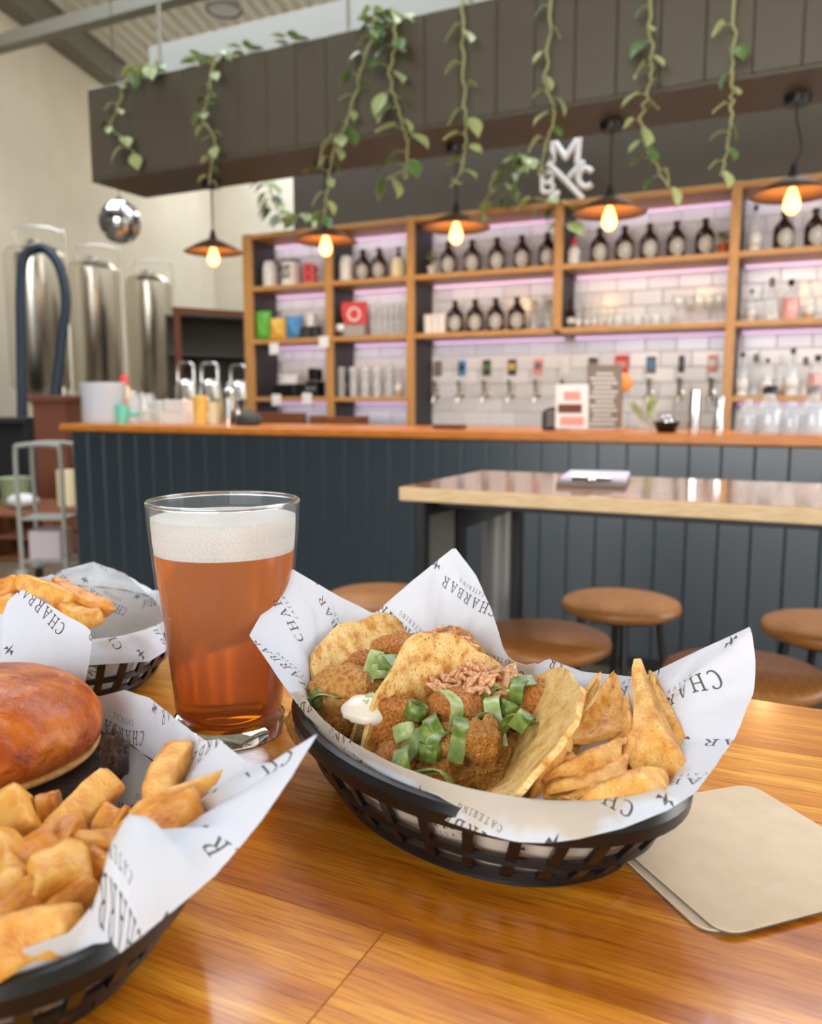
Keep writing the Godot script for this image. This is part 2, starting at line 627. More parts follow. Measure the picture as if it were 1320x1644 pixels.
	grained("patty", noise(0.05, [[0.0, c8(30, 16, 10)], [0.5, c8(66, 38, 24)], [1.0, c8(110, 70, 46)]], 88, 256, 4), Vector3(40, 40, 40), 0.45)
	relief(M.patty, grit, 0.2)
	# --- drink
	glass("pint_wall", Color(0.95, 0.97, 0.97), 0.04, 0.01)
	solid_glass("pint_glass", Color(0.97, 0.98, 0.98), 0.0, 0.0, 0.047)
	solid_glass("beer", Color(0.86, 0.47, 0.02), 0.34, 0.04, 0.034)
	M.pint_wall.metallic_specular = 0.25
	M.beer.metallic_specular = 0.2
	var bubbles := noise(0.09, [], 91, 512, 2, 0.0, FastNoiseLite.TYPE_CELLULAR)
	grained("foam", noise(0.05, [[0.0, c8(206, 200, 190)], [1.0, c8(230, 226, 218)]], 92, 256, 3), Vector3(60, 60, 60), 0.7)
	relief(M.foam, bubbles, 0.04)
	M.foam.subsurf_scatter_enabled = true
	M.foam.subsurf_scatter_strength = 0.1
	# --- coasters
	grained("coaster_card", noise(0.01, [[0.0, c8(206, 182, 150)], [1.0, c8(214, 192, 162)]], 93, 256, 4), Vector3(20, 20, 20), 0.75)
	mat("coaster_rim", c8(70, 84, 84), 0.7)
	mat("coaster_under", c8(206, 202, 192), 0.75)
	# --- printed greaseproof paper
	var img := Image.create(2048, 2048, false, Image.FORMAT_RGB8)
	img.fill(c8(214, 219, 227))
	var ink := c8(76, 74, 76)
	for k in 4:
		for j in 2:
			var p := Vector2(300 + j * 1024 + (512 if k % 2 else 0), 250 + k * 512)
			lettered(img, "CHARBAR", "Droid Serif", 92, p, 0.12, ink, 0.3)
			lettered(img, "CATERING", "Droid Serif", 34, p + Vector2(0, 96).rotated(0.12), 0.12, ink, 0.55)
			bee(img, p + Vector2(505, 130), ink)
	M.paper_print = picture(img)
	var m := mat("paper", Color.WHITE, 0.55)
	m.albedo_texture = M.paper_print
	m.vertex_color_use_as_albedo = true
	m.backlight_enabled = true
	m.backlight = c8(150, 146, 138)
	relief(m, noise(0.012, [], 94, 512, 4), 0.06)

func bee(img: Image, at: Vector2, ink: Color) -> void:     # the small winged mark between the words
	for w in [[Vector2(-10, 0), Vector2(-58, -26), Vector2(-44, 14)], [Vector2(10, 0), Vector2(58, -26), Vector2(44, 14)], [Vector2(-16, -20), Vector2(16, -20), Vector2(0, 52)], [Vector2(-12, -22), Vector2(12, -22), Vector2(0, -46)]]:
		fill_triangle(img, at + w[0], at + w[1], at + w[2], ink)

# ------------------------------------------------------------------ the setting
const BAR_Z := -3.835            # face of the bar
const SHELF_Z := -5.4            # front of the bottle shelves
const TILE_Z := -5.72            # tiled wall
const BEAM_Z := -3.75

func build_room() -> void:
	var st := S(false)
	box(st, Vector3(-4.3, -0.1, -4.65), Vector3(15.4, 0.2, 20.3))
	struct("floor", st, M.floor_concrete, "worn brown concrete floor of the tap room", "floor")
	# long side wall, askew to the bar, behind the tanks
	var a := Vector3(-9.86, 0, -8.28)
	var dir := Vector3(0.302, 0, 0.953)
	var st2 := S(false)
	var mid := a - dir * 5.0
	var yaw := atan2(dir.x, dir.z)
	box(st2, mid + Vector3(0, 3.3, 0) - Vector3(dir.z, 0, -dir.x) * 0.1, Vector3(0.2, 6.6, 17), 0.0, Basis(Vector3.UP, yaw))
	var st2b := S(false)
	box(st2b, a + dir * 10.5 + Vector3(0, 3.3, 0) - Vector3(dir.z, 0, -dir.x) * 0.1, Vector3(0.2, 6.6, 14), 0.0, Basis(Vector3.UP, yaw))
	struct("wall_side_darkened", st2b, M.upper_wall_paint, "unseen stretch of the side wall, coloured dark to darken the bar front", "wall")  # dark colour added out of view so the bar's left end mirrors less light
	struct("wall_left", st2, M.wall_plaster, "tall plain beige plastered wall behind the brewing tanks", "wall")
	# the dark wall that carries the shelves
	var st3 := S(false)
	box(st3, Vector3(-0.35, 1.68, TILE_Z - 0.16), Vector3(7.1, 3.36, 0.2))
	struct("wall_back", st3, M.upper_wall_paint, "dark charcoal painted wall above the bottle shelves", "wall")
	var st4 := S(false)
	box(st4, Vector3(3.3, 4.2, -9.6), Vector3(0.2, 8.4, 9.8))
	box(st4, Vector3(3.3, 0.3, -3.1), Vector3(0.2, 0.6, 3.2))
	box(st4, Vector3(3.3, 6.1, -3.1), Vector3(0.2, 4.6, 3.2))
	box(st4, Vector3(3.3, 4.2, 2.0), Vector3(0.2, 8.4, 7.0))
	struct("wall_right", st4, M.wall_plaster, "beige plastered side wall with tall open shopfront windows", "wall")
	var st5 := S(false)
	box(st5, Vector3(-2, 4.2, -14.6), Vector3(24, 8.4, 0.2))
	struct("wall_far", st5, M.wall_plaster, "beige plastered wall at the far end of the hall", "wall")
	# the wall behind the viewer with a wide roller door standing open
	var st6 := S(false)
	var oz := 5.4
	var ox0 := -3.6
	var ox1 := 3.0
	var oh := 4.8
	box(st6, Vector3((-12 + ox0) / 2.0, 4.2, oz), Vector3(ox0 + 12, 8.4, 0.2))
	box(st6, Vector3((ox1 + 3.4) / 2.0, 4.2, oz), Vector3(3.4 - ox1, 8.4, 0.2))
	box(st6, Vector3((ox0 + ox1) / 2.0, (oh + 8.4) / 2.0, oz), Vector3(ox1 - ox0, 8.4 - oh, 0.2))
	struct("wall_front", st6, M.upper_wall_paint, "unseen wall coloured dark to cut bounce, with a wide open roller door", "wall")  # this unseen wall is coloured dark to keep bounce light off the bar
	# ground outside the door
	var st7 := S(false)
	box(st7, Vector3(0, -0.12, 15.6), Vector3(40, 0.2, 20))
	box(st7, Vector3(13.4, -0.12, -4), Vector3(20, 0.2, 19))
	struct("pavement", st7, mat("pavement_concrete", c8(206, 202, 194), 0.9), "pale concrete yard outside the roller door", "pavement")
	build_ceiling(a, dir)

func build_ceiling(a: Vector3, dir: Vector3) -> void:
	# corrugated sheets, their ribs running with the side wall, rising away from it
	var across := Vector3(dir.z, 0, -dir.x)          # away from the side wall
	var eave := 6.47
	var slope := 0.105
	var pitch := 0.19
	var n := int(19.5 / pitch)
	var root := thing("ceiling", "corrugated metal roof sheeting seen from below", "ceiling")
	root.set_meta("kind", "structure")
	var per := 6
	var i := 0
	while i < n:
		if i / per in [30]:              # whole sheets left out as added skylights
			i += per
			continue
		var back := 3.4 if i / per in [1, 2, 3, 4, 5, 6, 7] else 0.5 if i / per > 7 else 14.0    # unseen skylight gap added deep in the hall for more light
		var runs := [[-back, 4.2], [6.8, 17.0]] if i / per in [5, 6, 7] else [[-back, 2.0], [8.0, 17.0]] if i / per in [8, 9, 10] else [[-back, 2.6], [8.0, 17.0]] if i / per in [1, 2, 3] else [[-back, 17.0]]    # unseen gaps added to light the shelves, bar and side wall
		var st := S(false)
		for k in range(i, mini(i + per, n)):
			var prof := [0.0, 0.42, 0.5, 0.92, 1.0]
			var lift := [0.0, 0.0, 0.05, 0.05, 0.0]
			for q in 4:
				var d0: float = (k + prof[q]) * pitch - 0.4
				var d1: float = (k + prof[q + 1]) * pitch - 0.4
				var p0 := a + across * d0 + Vector3(0, eave + d0 * slope + lift[q], 0)
				var p1 := a + across * d1 + Vector3(0, eave + d1 * slope + lift[q + 1], 0)
				for run in runs:
					var u: Vector3 = dir * run[0]
					var v: Vector3 = dir * run[1]
					var up := Vector3(0, 0.1, 0)
					quad(st, p0 + u, p1 + u, p1 + v, p0 + v)
					quad(st, p0 + u + up, p0 + v + up, p1 + v + up, p1 + u + up)
		put("roof_sheet", st, M.ceiling_metal, root)
		i += per
	var st2 := S(false)
	box(st2, a + dir * 2.0 + Vector3(0, eave - 0.12, 0) + across * 0.16, Vector3(0.3, 0.34, 30), 0.0, Basis(Vector3.UP, atan2(dir.x, dir.z)))
	var e := put("eave_beam", st2, M.steel_dark)
	e.set_meta("kind", "structure")
	tag(e, "dark steel beam along the top of the beige wall", "beam")
	# purlins across, and the pale beam behind the bar canopy
	for q in [[-7.1, 5.33, 0.16, "steel purlin under the roof sheets, far from the bar canopy"]]:
		var s := S(false)
		box(s, Vector3(-2.3, q[1], q[0]), Vector3(15.6, 0.14, q[2]))
		var p := put("purlin", s, M.steel_dark)
		p.set_meta("kind", "structure")
		tag(p, q[3], "purlin")
	var s2 := S(false)
	box(s2, Vector3(-1.6, at_z(430, 62, -6.6).y, -6.6), Vector3(8.9, 0.3, 0.1))
	var pb := put("pale_beam", s2, M.steel_pale)
	pb.set_meta("kind", "structure")
	tag(pb, "pale grey steel beam running just behind the bar canopy", "beam")

# one row of upright boards with v-joints: x0..x1, boards are parts of parent
func boards(parent: Node, x0: float, x1: float, pitch: float, y0: float, y1: float, z: float, thick: float, m: Material, along_z := false) -> void:
	var mesh := box_mesh(Vector3(pitch - 0.0015, y1 - y0, thick), 0.005)
	var n := int(round((x1 - x0) / pitch))
	for k in n:
		var o := put_mesh("board", mesh, m, parent)
		o.position = Vector3(x0 + (k + 0.5) * pitch, (y0 + y1) / 2.0, z)

func build_bar() -> void:
	var bar := thing("bar_counter", "long bar front clad in dark blue-grey upright boards", "bar")
	var st := S(false)
	box(st, Vector3(-1.2, 0.53, BAR_Z - 0.33), Vector3(6.2, 1.06, 0.6))
	put("carcass", st, M.bar_paint, bar)
	boards(bar, -4.312, 1.9, 0.135, 0.06, 1.06, BAR_Z - 0.01, 0.02, M.bar_paint)
	var s2 := S(false)
	box(s2, Vector3(-4.32, 0.53, BAR_Z - 0.4), Vector3(0.03, 1.06, 0.5), 0.004)
	put("end_panel", s2, M.shelf_post_wood, bar)
	var s3 := S(false)
	box(s3, Vector3(-1.2, 0.03, BAR_Z - 0.03), Vector3(6.2, 0.06, 0.04))
	put("kick_board", s3, M.bar_dark, bar)
	var s4 := S(false)
	box(s4, Vector3(-1.2, 1.0825, BAR_Z - 0.3), Vector3(6.36, 0.043, 0.68), 0.006)
	tag(put("bar_worktop", s4, M.counter_wood), "long orange varnished timber top of the bar", "worktop")

func build_canopy() -> void:
	var c := thing("bar_canopy", "deep dark grey boxed canopy hung over the bar with upright board cladding", "canopy")
	var y0 := 2.536
	var y1 := 3.035
	var st := S(false)
	box(st, Vector3(-0.95, (y0 + y1) / 2.0, -3.985), Vector3(5.96, y1 - y0 - 0.004, 0.43))
	put("body", st, M.beam_paint, c)
	boards(c, -3.945, 1.995, 0.18, y0, y1, BEAM_Z - 0.01, 0.02, M.beam_paint)
	var s2 := S(false)
	box(s2, Vector3(-0.95, y0 - 0.008, -3.97), Vector3(5.99, 0.016, 0.44), 0.003)
	put("soffit", s2, M.beam_paint, c)
	# hanging rods
	for q in [[258, 110], [560, 44]]:
		var p := at_z(q[0], q[1], -4.0)
		var s := S()
		tube(s, [Vector3(p.x, y1 - 0.02, -4.0), Vector3(p.x, 6.6, -4.0)], 0.012, 6)
		put("hanging_rod", s, M.steel_pale, c)

func pendant(x: float, k: int) -> void:
	var z := -4.05
	var y := 2.1
	var kinds := ["pendant lamp with flat brown shade hanging beside the mirror ball", "pendant lamp with flat brown shade hanging before the small red letter shelf", "pendant lamp with flat brown shade hanging over the tap wall", "pendant lamp with flat brown shade hanging just past the white wall emblem", "pendant lamp with flat brown shade and kinked cord hanging before the last shelf bay"]
	var t := thing("pendant_lamp", kinds[k], "lamp", Vector3(x, y, z), 0.0, "pendant lamps over the bar")
	put_mesh("ceiling_rose", lathe_mesh([[0.0, 0.385], [0.05, 0.385], [0.055, 0.4185], [0.0, 0.4185]], 20, [1, 2]), M.black_steel, t)
	var kink := 0.02 if k == 4 else 0.0
	put_mesh("cord", tube_mesh(bend([Vector3(0, 0.39, 0), Vector3(0, 0.33, 0), Vector3(kink, 0.25, 0), Vector3(kink * 1.2, 0.2, 0), Vector3(0, 0.14, 0)], 4), 0.005, 6), M.cord_black, t)
	put_mesh("lamp_holder", lathe_mesh([[0.0, 0.05], [0.024, 0.05], [0.026, 0.09], [0.016, 0.12], [0.012, 0.145], [0.0, 0.145]], 16, [1, 4]), M.black_steel, t)
	put_mesh("lamp_shade", lathe_mesh([[0.172, 0.018], [0.174, 0.02], [0.1, 0.062], [0.045, 0.088], [0.026, 0.094], [0.024, 0.09], [0.044, 0.083], [0.1, 0.056], [0.172, 0.018]], 40), M.brown_shade, t)
	var b := put_mesh("bulb", lathe_mesh([[0.0, -0.062], [0.016, -0.058], [0.03, -0.042], [0.035, -0.02], [0.031, 0.006], [0.021, 0.034], [0.015, 0.052], [0.0, 0.053]], 20), M.bulb_lit, t)
	put_mesh("filament", lathe_mesh([[0.0, -0.045], [0.012, -0.036], [0.017, -0.018], [0.012, 0.012], [0.0, 0.02]], 12), M.filament, b)
	var l := OmniLight3D.new()
	l.name = "pendant_glow"
	l.light_color = c8(255, 200, 136)
	l.light_energy = 0.3
	l.light_size = 0.03
	l.omni_range = 30.0
	l.shadow_enabled = true
	l.position = Vector3(0, -0.015, 0)
	t.add_child(l)

func build_back_bar() -> void:
	# tiled wall: the tiles are pieces set on the mortar bed
	var wall := thing("tile_wall", "white glazed wall tiles laid in running bond behind the shelves and taps", "tiles")
	wall.set_meta("kind", "structure")
	var st := S(false)
	box(st, Vector3(-1.7, 1.72, TILE_Z - 0.035), Vector3(4.78, 1.56, 0.05))
	put("mortar_bed", st, M.grout, wall)
	var tile := box_mesh(Vector3(0.196, 0.096, 0.01), 0.003)
	var rest := S(false)
	var spots := []
	for r in 15:
		for k in 25:
			var x := -4.0 + k * 0.2 + (0.1 if r % 2 else 0.0)
			if x < 0.6:
				spots.append(Vector3(x, 1.02 + r * 0.1, TILE_Z - 0.006))
	spots.sort_custom(func(a, b): return a.distance_to(EYE) < b.distance_to(EYE))
	for k in spots.size():
		if k < 298:
			var o := put_mesh("tile", tile, [M.tile_a, M.tile_b, M.tile_c][k * 7 % 3], wall)
			o.position = spots[k]
		else:
			box(rest, spots[k], Vector3(0.196, 0.096, 0.01), 0.003)
	var rr := put("more_tiles", rest, M.tile_a, wall)
	rr.set_meta("kind", "stuff")
	# shelf unit
	var sh := thing("bottle_shelf", "tall honey timber shelf unit with dark dividers on the tiled wall", "shelf")
	var posts := [-4.05, -3.33, -2.66, -1.60, -0.54, 0.52]
	var levels := [1.26, 1.70, 2.10, 2.49]
	for k in posts.size():
		var bottom := 1.70 if k == 3 else 0.95
		var p := S(false)
		box(p, Vector3(posts[k], (bottom + 2.51) / 2.0, SHELF_Z + 0.02), Vector3(0.055, 2.51 - bottom, 0.04), 0.003)
		put("post", p, M.shelf_post_wood, sh)
		var d := S(false)
		box(d, Vector3(posts[k], (bottom + 2.48) / 2.0, SHELF_Z - 0.15), Vector3(0.04, 2.48 - bottom, 0.29))
		put("divider", d, M.shelf_back_dark, sh)
	var ep := S(false)
	box(ep, Vector3(-4.088, 1.73, SHELF_Z - 0.13), Vector3(0.02, 1.56, 0.34), 0.003)
	put("end_panel", ep, M.shelf_post_wood, sh)
	for k in posts.size() - 1:
		for j in levels.size():
			if j == 0 and (k == 2 or k == 3):
				continue
			var w: float = posts[k + 1] - posts[k] - 0.04
			var xm: float = (posts[k] + posts[k + 1]) / 2.0
			var s := S(false)
			box(s, Vector3(xm, levels[j], SHELF_Z - 0.13), Vector3(w, 0.035, 0.32), 0.003)
			put("shelf_board", s, M.shelf_wood, sh)
			var e := S(false)
			box(e, Vector3(xm, levels[j] - 0.03, TILE_Z + 0.03), Vector3(w - 0.04, 0.02, 0.02), 0.002)
			put("led_strip", e, M.led_strip, sh)
			if k < 5:
				var l := AreaLight3D.new()
				l.name = "led_light"
				l.light_color = c8(240, 226, 246)
				l.light_energy = 0.032
				l.area_size = Vector2(w - 0.05, 0.02)
				l.area_range = 20.0
				l.shadow_enabled = true
				l.position = Vector3(xm, levels[j] - 0.045, TILE_Z + 0.05)
				l.rotation = Vector3(-PI / 2, 0, 0)
				sh.add_child(l)
	# back counter under it
	var bc := S(false)
	box(bc, Vector3(-1.7, 0.47, SHELF_Z + 0.02), Vector3(4.8, 0.94, 0.6), 0.005)
	tag(put("back_counter", bc, M.shelf_back_dark), "low dark counter under the bottle shelves", "counter")
	build_sign()

func build_sign() -> void:
	# white tube emblem: M over B \ C
	var z := TILE_Z + 0.03
	var s := thing("wall_emblem", "white raised emblem of letters M, B and C on the dark wall", "sign")
	var P := func(x: float, y: float) -> Vector3:
		return at_z(780.0 + x / 6.0, 180.0 + y / 6.0, z)
	var r := 0.02
	var parts := [["letter_m", [[645, 470], [655, 270], [770, 440], [900, 240], [880, 480]]], ["slash", [[615, 510], [700, 590], [925, 820]]], ["tick", [[815, 615], [930, 490]]], ["tick", [[605, 860], [690, 780]]]]
	for q in parts:
		var st := S()
		var pts := []
		for p in q[1]:
			pts.append(P.call(p[0], p[1]))
		for i in pts.size() - 1:
			tube(st, [pts[i], pts[i].lerp(pts[i + 1], 0.5), pts[i + 1]], r, 10)
		for p in pts:
			blob(st, p, Vector3.ONE * r, 0.0, 1.0, 0.0, 6, 10)
		put(q[0], st, M.sign_white, s)
	var c := []
	for k in 13:
		var t := deg_to_rad(42.0 + k * 276.0 / 12.0)
		c.append(P.call(966 + cos(t) * 74, 632 - sin(t) * 88))
	var st2 := S()
	tube(st2, c, r, 10)
	put("letter_c", st2, M.sign_white, s)
	var st3 := S()
	tube(st3, bend([P.call(545, 770), P.call(545, 590)], 3), r * 0.75, 10)
	tube(st3, bend([P.call(545, 590), P.call(620, 590), P.call(640, 630), P.call(610, 675), P.call(550, 680)], 4), r * 0.75, 10)
	tube(st3, bend([P.call(550, 680), P.call(630, 685), P.call(650, 725), P.call(620, 770), P.call(545, 770)], 4), r * 0.75, 10)
	put("letter_b", st3, M.sign_white, s)

# ------------------------------------------------------------------ bottles, glasses and things on the shelves and the bar
var proto := {}

func curved_label(rad: float, y: float, half_w: float, half_h: float, round_shape := true) -> Mesh:
	var st := S()
	var g := []
	var uv := []
	for i in 9:
		var row := []
		var ru := []
		for j in 13:
			var v := -1.0 + i / 4.0
			var u := -1.0 + j / 6.0
			var uu := u * sqrt(1.0 - v * v * 0.98) if round_shape else u
			var a := uu * half_w / rad
			row.append(Vector3(sin(a) * rad, y + v * half_h, cos(a) * rad))
			ru.append(Vector2(0.5 + uu * 0.5, 0.5 - v * 0.5))
		g.append(row)
		uv.append(ru)
	sheet(st, g, 0.0006, uv)
	st.generate_normals()
	return st.commit()

func make_emblem_label() -> void:
	var img := Image.create(256, 256, false, Image.FORMAT_RGB8)
	img.fill(c8(176, 173, 166))
	for y in 256:
		for x in 256:
			var d := Vector2(x - 128, y - 128).length()
			if (d > 104 and d < 112) or (d > 66 and d < 72):
				img.set_pixel(x, y, c8(92, 88, 82))
			elif d > 112:
				img.set_pixel(x, y, c8(196, 192, 184))
	lettered(img, "M", "Droid Sans", 52, Vector2(128, 104), 0.0, c8(232, 230, 224))
	lettered(img, "B", "Droid Sans", 34, Vector2(100, 152), 0.0, c8(232, 230, 224))
	lettered(img, "C", "Droid Sans", 34, Vector2(156, 152), 0.0, c8(232, 230, 224))
	var m := mat("growler_label", Color.WHITE, 0.6)
	m.albedo_texture = picture(img, false)

func growler(at: Vector3, label: String, group: String, turn := 0.35) -> void:
	if not proto.has("growler"):
		make_emblem_label()
		var t := thing("growler_bottle", label, "bottle", at, turn, group)
		put_mesh("body", lathe_mesh([[0.0, 0.0], [0.051, 0.0], [0.057, 0.006], [0.058, 0.02], [0.058, 0.118], [0.053, 0.14], [0.036, 0.163], [0.021, 0.178], [0.017, 0.2], [0.019, 0.202], [0.019, 0.208], [0.0, 0.208]], 20, [1]), M.brown_glass, t)
		put_mesh("cap", lathe_mesh([[0.0195, 0.204], [0.0205, 0.206], [0.0205, 0.226], [0.0, 0.228]], 14), M.black_plastic, t)
		put_mesh("label", curved_label(0.0588, 0.068, 0.05, 0.052), M.growler_label, t)
		var st := S()
		var ring := []
		for k in 10:
			var a := TAU * k / 10
			ring.append(Vector3(0.034 + cos(a) * 0.014, 0.182 + sin(a) * 0.014, 0))
		tube(st, ring, 0.003, 6, false, true)
		put("finger_ring", st, M.brown_glass, t)
		proto.growler = t
		return
	copy_of(proto.growler, at, turn, label, group)

# a turned vessel of one or more parts: prof lists per part
func vessel(key: String, called: String, cat: String, parts: Array, at: Vector3, label: String, group := "", turn := 0.0, grow := 1.0) -> Node3D:
	if not proto.has(key):
		var t := thing(called, label, cat, at, turn, group)
		for p in parts:
			put_mesh(p[0], lathe_mesh(p[1], 18, p[3] if p.size() > 3 else []), M[p[2]], t)
		t.scale = Vector3.ONE * grow
		proto[key] = t
		return t
	return copy_of(proto[key], at, turn, label, group, grow)

func tumbler_parts() -> Array:
	return [["cup", [[0.0, 0.0], [0.026, 0.0], [0.034, 0.11], [0.032, 0.11], [0.024, 0.01], [0.0, 0.01]], "clear_glass", [1, 2, 3]]]

func spirit_parts(liquid: String, cap: String) -> Array:
	return [["bottle_glass", [[0.0, 0.0], [0.036, 0.0], [0.038, 0.004], [0.038, 0.15], [0.03, 0.175], [0.015, 0.195], [0.013, 0.25], [0.0, 0.25]], "clear_glass", [1]], ["liquid", [[0.0, 0.005], [0.034, 0.005], [0.034, 0.11], [0.0, 0.11]], liquid, [1, 2]], ["cap", [[0.0, 0.245], [0.0145, 0.245], [0.0145, 0.275], [0.0, 0.277]], cap, [1]], ["label_band", [[0.0384, 0.04], [0.0386, 0.04], [0.0386, 0.11], [0.0384, 0.11]], "white_card"]]

func build_shelf_things() -> void:
	var zs := -5.5
	var y3 := 2.1176
	var y2 := 1.7176
	var y1 := 1.2776
	var X := func(px: float, py: float) -> float: return at_z(px, py, zs).x
	# top row of growlers
	for q in [[583, 2], [609, 2]]:
		growler(Vector3(X.call(q[0], 420), y3, zs), "brown growler with round grey label between white jar and pump bottle", "growlers in the second bay of the top shelf")
	for px in [720, 758, 798, 838, 879]:
		growler(Vector3(X.call(px, 405), y3, zs), "brown growler with round grey label on the top shelf above the four growlers", "growlers on the top shelf over the taps")
	for px in [963, 1003, 1043, 1086, 1132]:
		growler(Vector3(X.call(px, 385), y3, zs), "brown growler with round grey label on the top shelf past the emblem", "growlers on the top shelf past the emblem")
	for px in [1259, 1309]:
		growler(Vector3(X.call(px, 370), y3, zs), "brown growler with round grey label on the top shelf of the last bay", "growlers on the top shelf of the last bay")
	for px in [731, 763, 796, 830]:
		growler(Vector3(X.call(px, 505), y2, zs), "brown growler with round grey label on the middle shelf above the taps", "four growlers on the middle shelf")
	# bay 1, top: white jar, printed tin, red letter
	vessel("jar", "ceramic_jar", "jar", [["body", [[0.0, 0.0], [0.045, 0.0], [0.055, 0.02], [0.055, 0.16], [0.04, 0.2], [0.03, 0.205], [0.0, 0.205]], "white_plastic", [1]]], Vector3(X.call(433, 430), y3, zs), "tall plain white jar beside the printed tin on the top shelf")
	var tin := vessel("tin", "printed_tin", "tin", [["body", [[0.0, 0.0], [0.07, 0.0], [0.07, 0.19], [0.0, 0.19]], "white_card", [1, 2]], ["lid", [[0.071, 0.18], [0.073, 0.18], [0.073, 0.2], [0.0, 0.202]], "grey_card", [1, 2]]], Vector3(X.call(467, 430), y3, zs), "wide pale tin with looped black lettering on the top shelf")
	var tst := S()
	for dx in [-0.024, 0.02]:
		tube(tst, bend([Vector3(dx + 0.018, 0.13, 0.074), Vector3(dx, 0.15, 0.074), Vector3(dx - 0.016, 0.125, 0.074), Vector3(dx + 0.014, 0.09, 0.074), Vector3(dx, 0.06, 0.074), Vector3(dx - 0.016, 0.075, 0.074)], 4), 0.006, 6)
	put("lettering", tst, M.slate, tin)
	var rb := thing("red_letter", "small red letter B block standing on the top shelf", "letter", Vector3(X.call(504, 430), y3, zs + 0.05))
	var tm := TextMesh.new()
	var fo := SystemFont.new()
	fo.font_names = PackedStringArray(["Droid Sans"])
	fo.font_weight = 700
	tm.font = fo
	tm.text = "B"
	tm.font_size = 64
	tm.pixel_size = 0.0031
	tm.depth = 0.05
	var lb := put_mesh("letter_block", tm, M.red_card, rb)
	lb.position = Vector3(0, 0.075, 0)
	lb.rotation.y = 0.2
	# bay 2, top
	vessel("jar", "ceramic_jar", "jar", [], Vector3(X.call(556, 425), y3, zs), "plain white jar beside two growlers on the top shelf", "", 0.0, 0.95)
	vessel("pump", "pump_bottle", "bottle", [["body", [[0.0, 0.0], [0.05, 0.0], [0.053, 0.006], [0.053, 0.12], [0.03, 0.15], [0.015, 0.155], [0.0, 0.155]], "cream_plastic", [1]], ["pump", [[0.0, 0.155], [0.018, 0.155], [0.018, 0.18], [0.008, 0.185], [0.008, 0.21], [0.02, 0.212], [0.02, 0.22], [0.0, 0.222]], "black_plastic", [1]]], Vector3(X.call(640, 420), y3, zs), "cream pump bottle with black pump on the top shelf")
	# bay 3 ends, bay 4 ends, bay 5
	pot_plant(Vector3(X.call(694, 415), y3, zs + 0.0), "white_plastic", 9, 0.1, "small leafy plant in a white pot at the start of the growler row")
	vessel("pump_white", "squeeze_bottle", "bottle", [["body", [[0.0, 0.0], [0.04, 0.0], [0.042, 0.006], [0.042, 0.1], [0.02, 0.13], [0.0, 0.13]], "white_plastic", [1]], ["nozzle", [[0.0, 0.13], [0.02, 0.13], [0.018, 0.15], [0.008, 0.19], [0.0, 0.19]], "red_card", [1]]], Vector3(X.call(922, 395), y3, zs), "white squeeze bottle with red nozzle beside the growlers")
	pot_plant(Vector3(X.call(1162, 385), y3, zs + 0.0), "terracotta", 8, 0.07, "small green plant in orange terracotta pot beside the post")
	vessel("cyl", "paper_cup", "cup", [["body", [[0.0, 0.0], [0.035, 0.0], [0.042, 0.15], [0.0, 0.15]], "white_card", [1, 2]]], Vector3(X.call(1146, 385), y3, zs - 0.08), "tall white paper cup beside the terracotta pot")
	vessel("spirit_clear", "spirit_bottle", "bottle", spirit_parts("white_plastic", "slate"), Vector3(X.call(1212, 378), y3, zs), "clear spirit bottle with dark cap on the top shelf of the last bay")
	# middle shelf, bay 1: crisp packets and small black boxes
	for q in [[432, 520, "green_card", "puffed green snack packet on the middle shelf", 0.07, 0.22], [456, 525, "yellow_card", "puffed yellow snack packet between green and blue packets", 0.075, 0.16], [481, 520, "blue_card", "puffed blue snack packet on the middle shelf", 0.07, 0.17]]:
		var sn := thing("snack_packet", q[3], "snack packet", Vector3(X.call(q[0], q[1]), y2 + 0.003, zs + 0.07), 0.2)
		var b := S()
		for side in [1.0, -1.0]:                  # a pillow of foil, flat at its seams
			var g := []
			for i in 13:
				var row := []
				for j in 11:
					var u := -1.0 + j / 5.0
					var v := -1.0 + i / 6.0
					var puff := (1.0 - pow(absf(u), 3.0)) * (1.0 - pow(absf(v), 3.0)) * (0.03 + 0.006 * sin(u * 5.0 + v * 4.0 + q[0]))
					row.append(Vector3(u * q[4] * (1.0 - 0.08 * (1.0 - absf(v))), (v * 0.5 + 0.5) * q[5], puff * side))
				if side < 0.0:
					row.reverse()
				g.append(row)
			sheet(b, g)
		put("bag", b, M[q[2]], sn)
		var b2 := S(false)
		box(b2, Vector3(0, q[5] * 0.96, 0), Vector3(q[4] * 1.1, 0.012, 0.004))
		put("seal", b2, M.white_card, sn)
	for k in 3:
		var bk := S(false)
		box(bk, Vector3(X.call(487 + k * 14, 540), y2 + 0.045, zs + 0.05), Vector3(0.058, 0.09, 0.05), 0.004)
		tag(put("spice_box", bk, M.slate), "small black box in a row of three on the snack shelf", "box", "black boxes beside the snack packets")
	vessel("mugw", "white_mug", "mug", [["body", [[0.0, 0.0], [0.04, 0.0], [0.042, 0.09], [0.038, 0.09], [0.036, 0.01], [0.0, 0.01]], "white_plastic", [1, 2, 3]]], Vector3(X.call(505, 505), y2 + 0.09, zs + 0.04), "white mug standing on the small black boxes")
	# middle shelf, bay 2: black bottle, red poster box, glasses
	vessel("black_bottle", "black_bottle", "bottle", [["body", [[0.0, 0.0], [0.036, 0.0], [0.038, 0.01], [0.038, 0.13], [0.014, 0.17], [0.013, 0.23], [0.0, 0.23]], "brown_glass", [1]], ["cap", [[0.0, 0.23], [0.015, 0.23], [0.015, 0.25], [0.0, 0.25]], "black_plastic", [1]], ["label_band", [[0.0384, 0.04], [0.0388, 0.04], [0.0388, 0.09], [0.0384, 0.09]], "white_card"]], Vector3(X.call(556, 530), y2, zs + 0.07), "black bottle beside the red poster")
